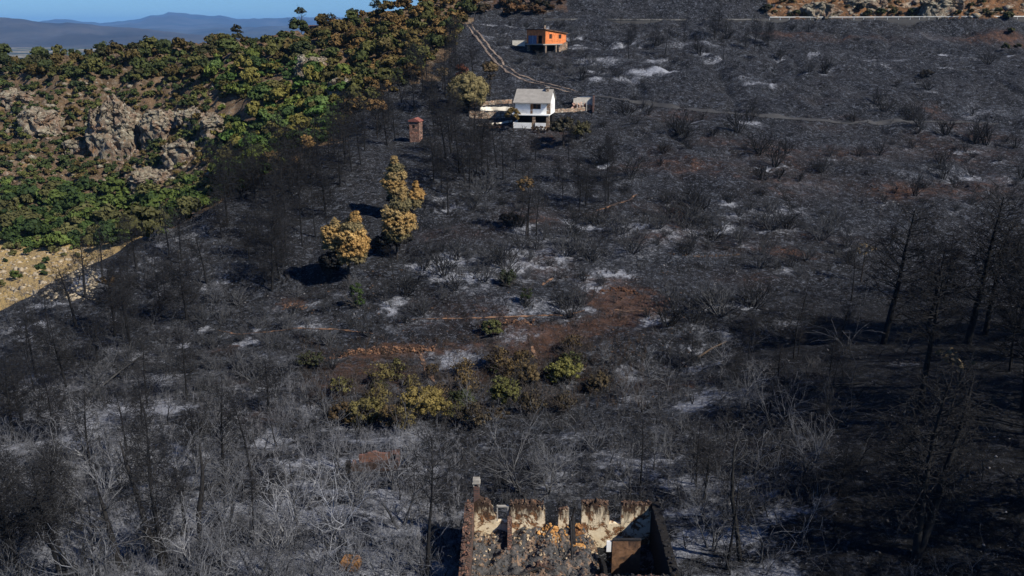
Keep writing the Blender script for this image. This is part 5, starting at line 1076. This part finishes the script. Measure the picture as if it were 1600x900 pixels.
for px, py, cz, lab, sd, r_ in ((1345, 440, 4.6, 'small burnt pine with brown tufts left of the first big right pine', 32, 1.6), (1480, 662, 5.5, 'burnt pine with pale needle tufts on the darkened ground', 33, 2.0), (1590, 470, 9.5, 'pine with pale tufts at the right edge', 34, 2.0)):
    leafy('scorched_pine', px, py, [('crown', 0, cz, r_, 1.0, 12, 9, .15, (.13, .10, .06), sd)], lab, 'pine tree', (cz, .14, 0))
for px, py, hh_, cz_, rx_, col_, lab in ((471, 54, 8.0, 7.8, 2.2, (.03, .035, .018), 'lone tall pine sticking up on the skyline'), (515, 46, 3.5, 3.2, 2.9, (.03, .03, .018), 'dark round pine on the skyline right of the house'), (552, 36, 4, 3.5, 2.3, (.028, .036, .018), 'small dark pine near the right end of the skyline'),
        (372, 66, 4, 3.8, 2.2, (.028, .028, .016), 'low dark tree on the left part of the skyline'), (590, 26, 4, 3.4, 2.6, (.035, .038, .018), 'green pine at the right end of the skyline')):
    leafy('skyline_pine', px, py, [('crown', 0, cz_, rx_, rx_*.75, 26, 26, .22, col_, px)], lab, 'pine tree', (hh_, .15, 0))
# leafy things of the gully
for px, py, parts, lab in (
    (660, 655, [(0, 1.9, 2.2, 1.6, 50, 46, (.155, .12, .04)), (1.4, 1.2, 1.7, 1.1, 30, 40, (.15, .12, .04))], 'broad yellow-brown leafy tree in the middle of the gully'),
    (575, 665, [(0, 1.6, 2.0, 1.3, 44, 36, (.105, .09, .033)), (-1.3, .9, 1.3, .9, 24, 30, (.09, .065, .03))], 'yellow-green leafy bush left of the broad yellow tree'),
    (535, 660, [(0, 1.1, 1.4, 1.2, 24, 26, (.08, .055, .028))], 'brown withered bush at the left end of the gully trees'),
    (615, 665, [(0, 1.2, 1.5, 1.2, 24, 26, (.10, .07, .03))], 'brown withered bush between the two yellow gully trees'),
    (722, 640, [(0, 1.1, 1.5, 1.1, 30, 30, (.035, .042, .016))], 'dark green bush right of the broad yellow tree'),
    (787, 635, [(0, 1.7, 1.6, 1.7, 34, 34, (.085, .085, .028))], 'upright olive green bush in the gully'),
    (882, 598, [(0, 1.6, 2.0, 1.3, 40, 40, (.13, .125, .038)), (-1.0, .8, 1.2, .9, 20, 30, (.11, .115, .03))], 'bright yellow-green tree at the right of the gully'),
    (825, 605, [(0, 1.5, 1.5, 1.6, 26, 26, (.075, .055, .028))], 'brown withered shrub left of the bright yellow-green tree'),
    (935, 610, [(0, 1.0, 1.4, 1.2, 22, 22, (.065, .05, .028))], 'brown withered shrub right of the bright yellow-green tree'),
    (770, 522, [(0, .9, 1.5, 1.0, 28, 34, (.07, .075, .028))], 'olive bush beside the short rubble wall'),
    (793, 445, [(0, 1.0, 1.3, 1.3, 26, 26, (.025, .032, .018))], 'dark green conifer-like shrub alone mid slope'),
    (822, 475, [(0, 1.1, .8, 1.4, 18, 24, (.025, .035, .014))], 'narrow dark green shrub left of the red soil bank'),
    (557, 478, [(0, 1.8, .9, 1.5, 22, 36, (.035, .055, .018)), (.3, .6, .8, .8, 14, 30, (.03, .05, .016))], 'upright fresh green bush below the leftmost golden pine'),
    (485, 572, [(0, .9, 1.9, .9, 26, 26, (.03, .033, .017))], 'dark olive bush left of the rubble terrace wall'),
    (775, 655, [(0, .7, 1.5, .6, 18, 22, (.04, .03, .018))], 'low brown bush in front of the upright olive bush'),
    (797, 350, [(0, .9, 1.9, .8, 26, 30, (.011, .011, .011))], 'black heap-like burnt bush at the foot of the two thin pines'),
    (910, 215, [(0, 1.8, 1.6, 1.9, 26, 24, (.055, .05, .025))], 'tall olive-brown bush at the right end of the white house yard'),
    (845, 205, [(0, .5, 2.4, .5, 24, 22, (.06, .04, .025))], 'low brown hedge under the white house'),
    (765, 202, [(0, .6, 3.0, .7, 30, 24, (.055, .035, .025))], 'reddish brown hedge below the stone terraces'),
    (595, 395, [(0, 1.2, 1.6, 1.2, 20, 24, (.012, .012, .012))], 'black burnt bush between the golden pines'),
    (515, 432, [(0, 1.8, 1.9, 1.5, 26, 26, (.012, .012, .012))], 'black burnt bush at the left foot of the leftmost golden pine'),
    (1447, 120, [(0, .9, 1.9, .9, 24, 24, (.03, .026, .02))], 'brown-black round bush on the upper right slope')):
    p = ground(px, py); o = empty('leafy_bush', p, 0); tag(o, lab, 'bush'); r2 = random.Random(px)
    for n_, (cx, cz, rx, rz_2, nl, per, col) in enumerate(parts):
        c = link('foliage', crown('foliage', px+n_, rx*1.15, rx, rz_2*1.1, int(nl*1.7), per, .085 if py > 400 else .15, 0, n_ == 0, .26, -.6), 'foliage', o, col); c.location = (cx, 0, cz)
    S = []
    for _ in range(12): branch(S, r2, Vector((r2.gauss(0, .3), r2.gauss(0, .3), -.3)), Vector((r2.gauss(0, .5), r2.gauss(0, .5), 1)).normalized(), parts[0][3]*2.1+.4, .05, 2, .4, .1, .04, .6, (.3, .8), .45)
    link('stems', segs_mesh('stems', S, 3), 'twig', o, (.06, .055, .05))
gp = scatter(26, [(490,640),(560,590),(640,575),(720,590),(800,560),(900,545),(970,600),(900,640),(760,665),(600,680)], 18)
gl = []
for x, y in gp:
    p = ground(x, y); c = rng.choice(((.10,.07,.03),(.07,.05,.025),(.085,.078,.03),(.05,.04,.025),(.11,.09,.035),(.045,.05,.02))); s_ = rng.uniform(.6, 1.3); o = empty('withered_bush', p, rng.uniform(0, 6.28), s_)
    sd = rng.randrange(6); c1 = link('foliage', WB[sd] if len(WB) > sd else WB.append(crown('foliage', 900+len(WB), 1.5, 1.3, 1.1, 26, 22, .1, .9, False, .34, -.5)) or WB[-1], None, o); c1.color = (*c, 1)
    if not c1.data.materials: c1.data.materials.append(MATS['foliage'])
    b1 = link('stems', SHRUB[rng.randrange(9)], None, o); b1.color = (.06, .05, .045, 1); gl.append((x, y, o, 'yellow-green' if c[1] > .9*c[0] and c[0] > .06 else ('dark green' if c[1] > c[0] else 'brown')))
for col_ in ('yellow-green', 'dark green', 'brown'):
    for row, nm in ((0, 'back'), (1, 'front')):
        l = sorted([g2 for g2 in gl if g2[3] == col_ and (g2[1] > 610) == bool(row)], key=lambda t: t[0])
        for n_, g2 in enumerate(l): tag(g2[2], 'ragged %s bush, %s gully row, %s of its colour' % (col_, nm, ORD[n_]), 'bush', 'withered bushes along the gully')
# broken snag and leaning dead trunks, lower left
def snag(px, py, pts_, label, col=(.022, .021, .021), kids=()):
    p = ground(px, py); o = empty('dead_trunk', p); tag(o, label, 'dead tree'); T = []; S = []; r2 = random.Random(px+1)
    for a, b in zip(pts_[:-1], pts_[1:]): T.append((*a[:3], *b[:3], a[3], b[3]))
    for i, (a, b) in enumerate(zip(pts_[:-1], pts_[1:])):
        if i > 0:
            for _ in range(3): branch(S, r2, Vector(b[:3]), rot_dir(r2, (Vector(b[:3])-Vector(a[:3])).normalized(), r2.uniform(.8, 1.5)), r2.uniform(.8, 2.6), b[3]*.3, 2, .4, .1, .03, .6, (.4, .9), .5)
    for k in kids: S.append((*k,))
    link('trunk', segs_mesh('trunk', T, 8), 'bark', o, col)
    if S: link('branches', segs_mesh('branches', S, 4), 'twig', o, tuple(c*1.6 for c in col))
snag(190, 893, [(0, 0, -.4, .26), (-.15, 0, 1.4, .22), (-.4, .1, 3.2, .17), (-.55, .1, 4.6, .13), (-.75, .1, 6.3, .04)], 'tall broken-topped black snag at bottom left', (.02, .019, .019), [(-.45, 0, 3.9, -2.0, .2, 4.4, .07, .05), (-2.0, .2, 4.4, -2.9, .3, 5.0, .05, .02)])
snag(254, 888, [(0, 0, -.4, .28), (0, 0, 1.2, .25), (-.6, 0, 2.6, .2), (-1.0, .2, 5.0, .15), (-1.5, .3, 7.6, .1), (-1.7, .3, 9.3, .04)], 'leaning charred trunk with forked foot right of the snag', (.022, .021, .021), [(.2, 0, -.4, .0, 0, 1.6, .15, .12)])
snag(313, 842, [(0, 0, -.4, .2), (.1, 0, 2.0, .19), (.5, .1, 3.8, .17), (.7, .1, 5.2, .12), (.75, .1, 7.5, .04)], 'crooked dark trunk among grey thicket, bottom left', (.022, .021, .021))
snag(130, 905, [(0, 0, .1, .16), (-.9, 0, 1.4, .14), (-2.0, .2, 2.6, .1), (-2.8, .4, 3.4, .05)], 'fallen dark bough leaning left in the bottom left thicket', (.03, .03, .032))
snag(1157, 875, [(0, 0, -.3, .17), (-.4, 0, 2.2, .15), (-.9, .1, 4.6, .12), (-1.0, .2, 7.0, .08), (-1.0, .2, 8.8, .03)], 'slender leaning burnt pine right of the ruined house', (.022, .021, .02))
snag(1432, 868, [(0, 0, -.4, .28), (.5, 0, 2.5, .25), (.9, .1, 5.5, .19), (1.35, .1, 8.5, .12), (1.7, .2, 12, .04)], 'big leaning charred pine trunk at lower right', (.013, .013, .014))
snag(1012, 350, [(0, 0, -.2, .1), (.1, 0, 1.0, .05)], 'short burnt stump on the mid slope', BLK)
for a, b, lab, col in (((1090, 560), (1135, 535), 'brown fallen log in the right thicket', (.07, .05, .035)), ((1250, 612), (1350, 600), 'dark fallen log on the darkened ground right of centre', (.02, .02, .02)), ((140, 620), (235, 548), 'long thin fallen pole on the left slope', (.045, .045, .045)),
                       ((760, 225), (715, 200), 'fallen burnt trunk below the stone hut', BLK), ((1500, 650), (1600, 668), 'dark fallen log at the right edge', (.015, .015, .015)), ((455, 250), (500, 225), 'fallen trunk under the green wood', BLK), ((870, 590), (915, 578), 'fallen grey pole by the bright yellow-green tree', (.16, .14, .12))):
    q, _k2 = cast([a, b]); d = q[1]-q[0]; o = link('fallen_log', segs_mesh('fallen_log', [(0, 0, .12, *(d*.5+[0, 0, .3]), .13, .11), (*(d*.5+[0, 0, .3]), *(d+[0, 0, .12]), .11, .06)], 7), 'bark', None, col); o.location = tuple(q[0]); tag(o, lab, 'log', 'fallen burnt logs')
# off to the right, beyond the picture edge, unseen big pines added to shade the lower right
for n_, (x, y, s) in enumerate(((38, 44, 1.5), (44, 52, 1.7), (49, 60, 1.8), (57, 68, 1.8), (62, 78, 1.7), (70, 88, 1.6), (40, 36, 1.6), (52, 44, 1.7), (60, 56, 1.8), (50, 35, 1.7), (75, 74, 1.8), (34, 34, 1.4), (66, 66, 1.8))):
    z = float(height(np.array([x*1.]), np.array([y*1.]))[0]); T, B = PINE[(2, 0, 6, 4)[n_ % 4]]; o = empty('burnt_pine', (x, y, z), n_*1.3, s); a = link('trunk', T, None, o); b = link('branches', B, None, o); a.color = (.013, .013, .013, 1); b.color = (.015, .015, .015, 1)
    tag(o, 'unseen shade pine beyond the right edge, '+('nearest the camera', 'second from the camera', 'third from the camera', 'fourth from the camera', 'fifth from the camera', 'farthest up the slope', 'close to the near corner', 'outer row, nearest', 'outer row, middle', 'outer row, near corner', 'outer row, farthest', 'innermost of all', 'outer row, behind the middle')[n_], 'pine tree', 'unseen shade pines beyond the right edge')
# ------------------------------------------------------------------ uncountable litter: stones and twigs
print('litter')
g_ = np.random.RandomState(3)
def many_on_ground(n, box=(-30, 20, 1630, 930), bias=1.0):
    q = np.c_[g_.uniform(box[0], box[2], n), box[1]+(box[3]-box[1])*g_.uniform(0, 1, n)**bias]
    p, ok_ = cast(q); k = ok_ & (p[:, 1] < 330); return p[k], q[k]
HV = np.array([(1,0,0),(-1,0,0),(0,1,0),(0,-1,0),(0,0,1),(0,0,-1),(.65,.65,.5),(-.65,.6,-.5),(.6,-.65,-.4),(-.6,-.6,.6)]); HF = np.array([f for f in HULL])
def stones(n, smin, smax, mat, label, **k):
    p, q = many_on_ground(n, **k); V = HV[None]*g_.uniform(.6, 1.2, (len(p), 10, 1)); a = g_.uniform(0, 6.28, len(p)); ca, sa = np.cos(a)[:, None], np.sin(a)[:, None]
    V = np.stack([V[..., 0]*ca-V[..., 1]*sa, V[..., 0]*sa+V[..., 1]*ca, V[..., 2]*.65], -1)*(smin+(smax-smin)*g_.uniform(0, 1, (len(p), 1, 1))**3)*(np.clip(p[:, 1]/110, .7, 1.6))[:, None, None]+p[:, None]
    Fq_ = (HF[None]+(np.arange(len(p))*10)[:, None, None]).reshape(-1, 3)
    tag(link('loose_stones', mesh_np('loose_stones', V.reshape(-1, 3), Fq_), mat), label, 'stones', kind='stuff')
stones(5200, .05, .30, plain('stone_char', (.030, .029, .030), .95, .6, 1.5, .3), 'charred loose stones strewn over the burnt slopes')
stones(1500, .04, .20, plain('stone_pale', (.15, .145, .145), .95, .5, .8, .3), 'pale ash-dusted stones strewn over the burnt slopes')
stones(900, .05, .26, plain('stone_brown', (.07, .045, .032), .95, .5, .8, .3), 'brown stones on the terraces of the middle slope', box=(480, 420, 1080, 620))
stones(700, .15, .9, 'crag_rock', 'broken rock strewn between the bushes of the unburnt hill', box=(0, 118, 350, 305))
stones(500, .12, .6, plain('stone_buff', (.30, .25, .18), .95, .5, .8, .3), 'buff stones on the straw coloured field', box=(0, 385, 150, 470))
stones(160, .2, 1.1, 'crag_rock', 'broken rock on the cutting above the road', box=(1200, 0, 1600, 27))
def litter(n, L0, L1, r, mat, label, h=.1, **k):
    p, q = many_on_ground(n, **k); m_ = len(p); a = g_.uniform(0, 6.28, m_); L = g_.uniform(L0, L1, m_)*np.clip(p[:, 1]/90, .8, 1.6); el = np.abs(g_.normal(0, .5, m_)) if h > .2 else g_.uniform(0, .25, m_)
    e = p+np.c_[np.cos(a)*L*np.cos(el), np.sin(a)*L*np.cos(el), np.sin(el)*L]; s0 = np.c_[p-[0, 0, .03], e, np.full(m_, r), np.full(m_, r*.5)]; tag(link('fallen_twigs', segs_mesh('fallen_twigs', s0, 3), mat), label, 'twigs', kind='stuff')
litter(7000, .3, 1.1, .022, 'char', 'burnt black twigs lying over the slopes')
litter(5000, .3, 1.0, .018, plain('twig_grey', (.16, .163, .18), .9, .4, 1, .1), 'grey ash-coloured twigs lying in the foreground', box=(-20, 560, 1250, 940))
def stubs(n, box, H, mat, label, r=.012):
    """brush of upright burnt stems, uncountable"""
    p, q = many_on_ground(n, box=box); S = []
    for pp in p:
        for _ in range(5):
            a = g_.uniform(0, 6.28); t = g_.uniform(.1, .9); L = H*g_.uniform(.5, 1.2); e = pp+np.array([math.cos(a)*t*L*.6, math.sin(a)*t*L*.6, L]); m_ = (pp+e)/2+g_.normal(0, .05, 3)
            S.append((*(pp-[0, 0, .05]), *m_, r, r*.8)); S.append((*m_, *e, r*.8, r*.5))
            a2 = a+g_.uniform(-1, 1); S.append((*m_, *(m_+np.array([math.cos(a2)*.4*L, math.sin(a2)*.4*L, .35*L])), r*.7, r*.4))
    tag(link('burnt_brush', segs_mesh('burnt_brush', S, 3), mat), label, 'brush', kind='stuff')
stubs(2600, (-20, 600, 720, 940), .9, 'twig_grey', 'grey burnt brush between the trees of the lower left')
stubs(1500, (640, 560, 1300, 800), .9, plain('brush_dark', (.06, .06, .065), .9, .4, 1, .1), 'dark burnt brush behind the ruined house')
stubs(1500, (0, 400, 480, 640), .9, 'brush_dark', 'dark burnt brush on the left spur')
stubs(2000, (600, 40, 1600, 520), .8, 'char', 'black burnt brush dotted over the open slope', .018)
stubs(900, (470, 530, 1010, 640), .9, plain('brush_brown', (.055, .04, .03), .9, .4, 1, .1), 'brown burnt brush in the gully')
print('done')
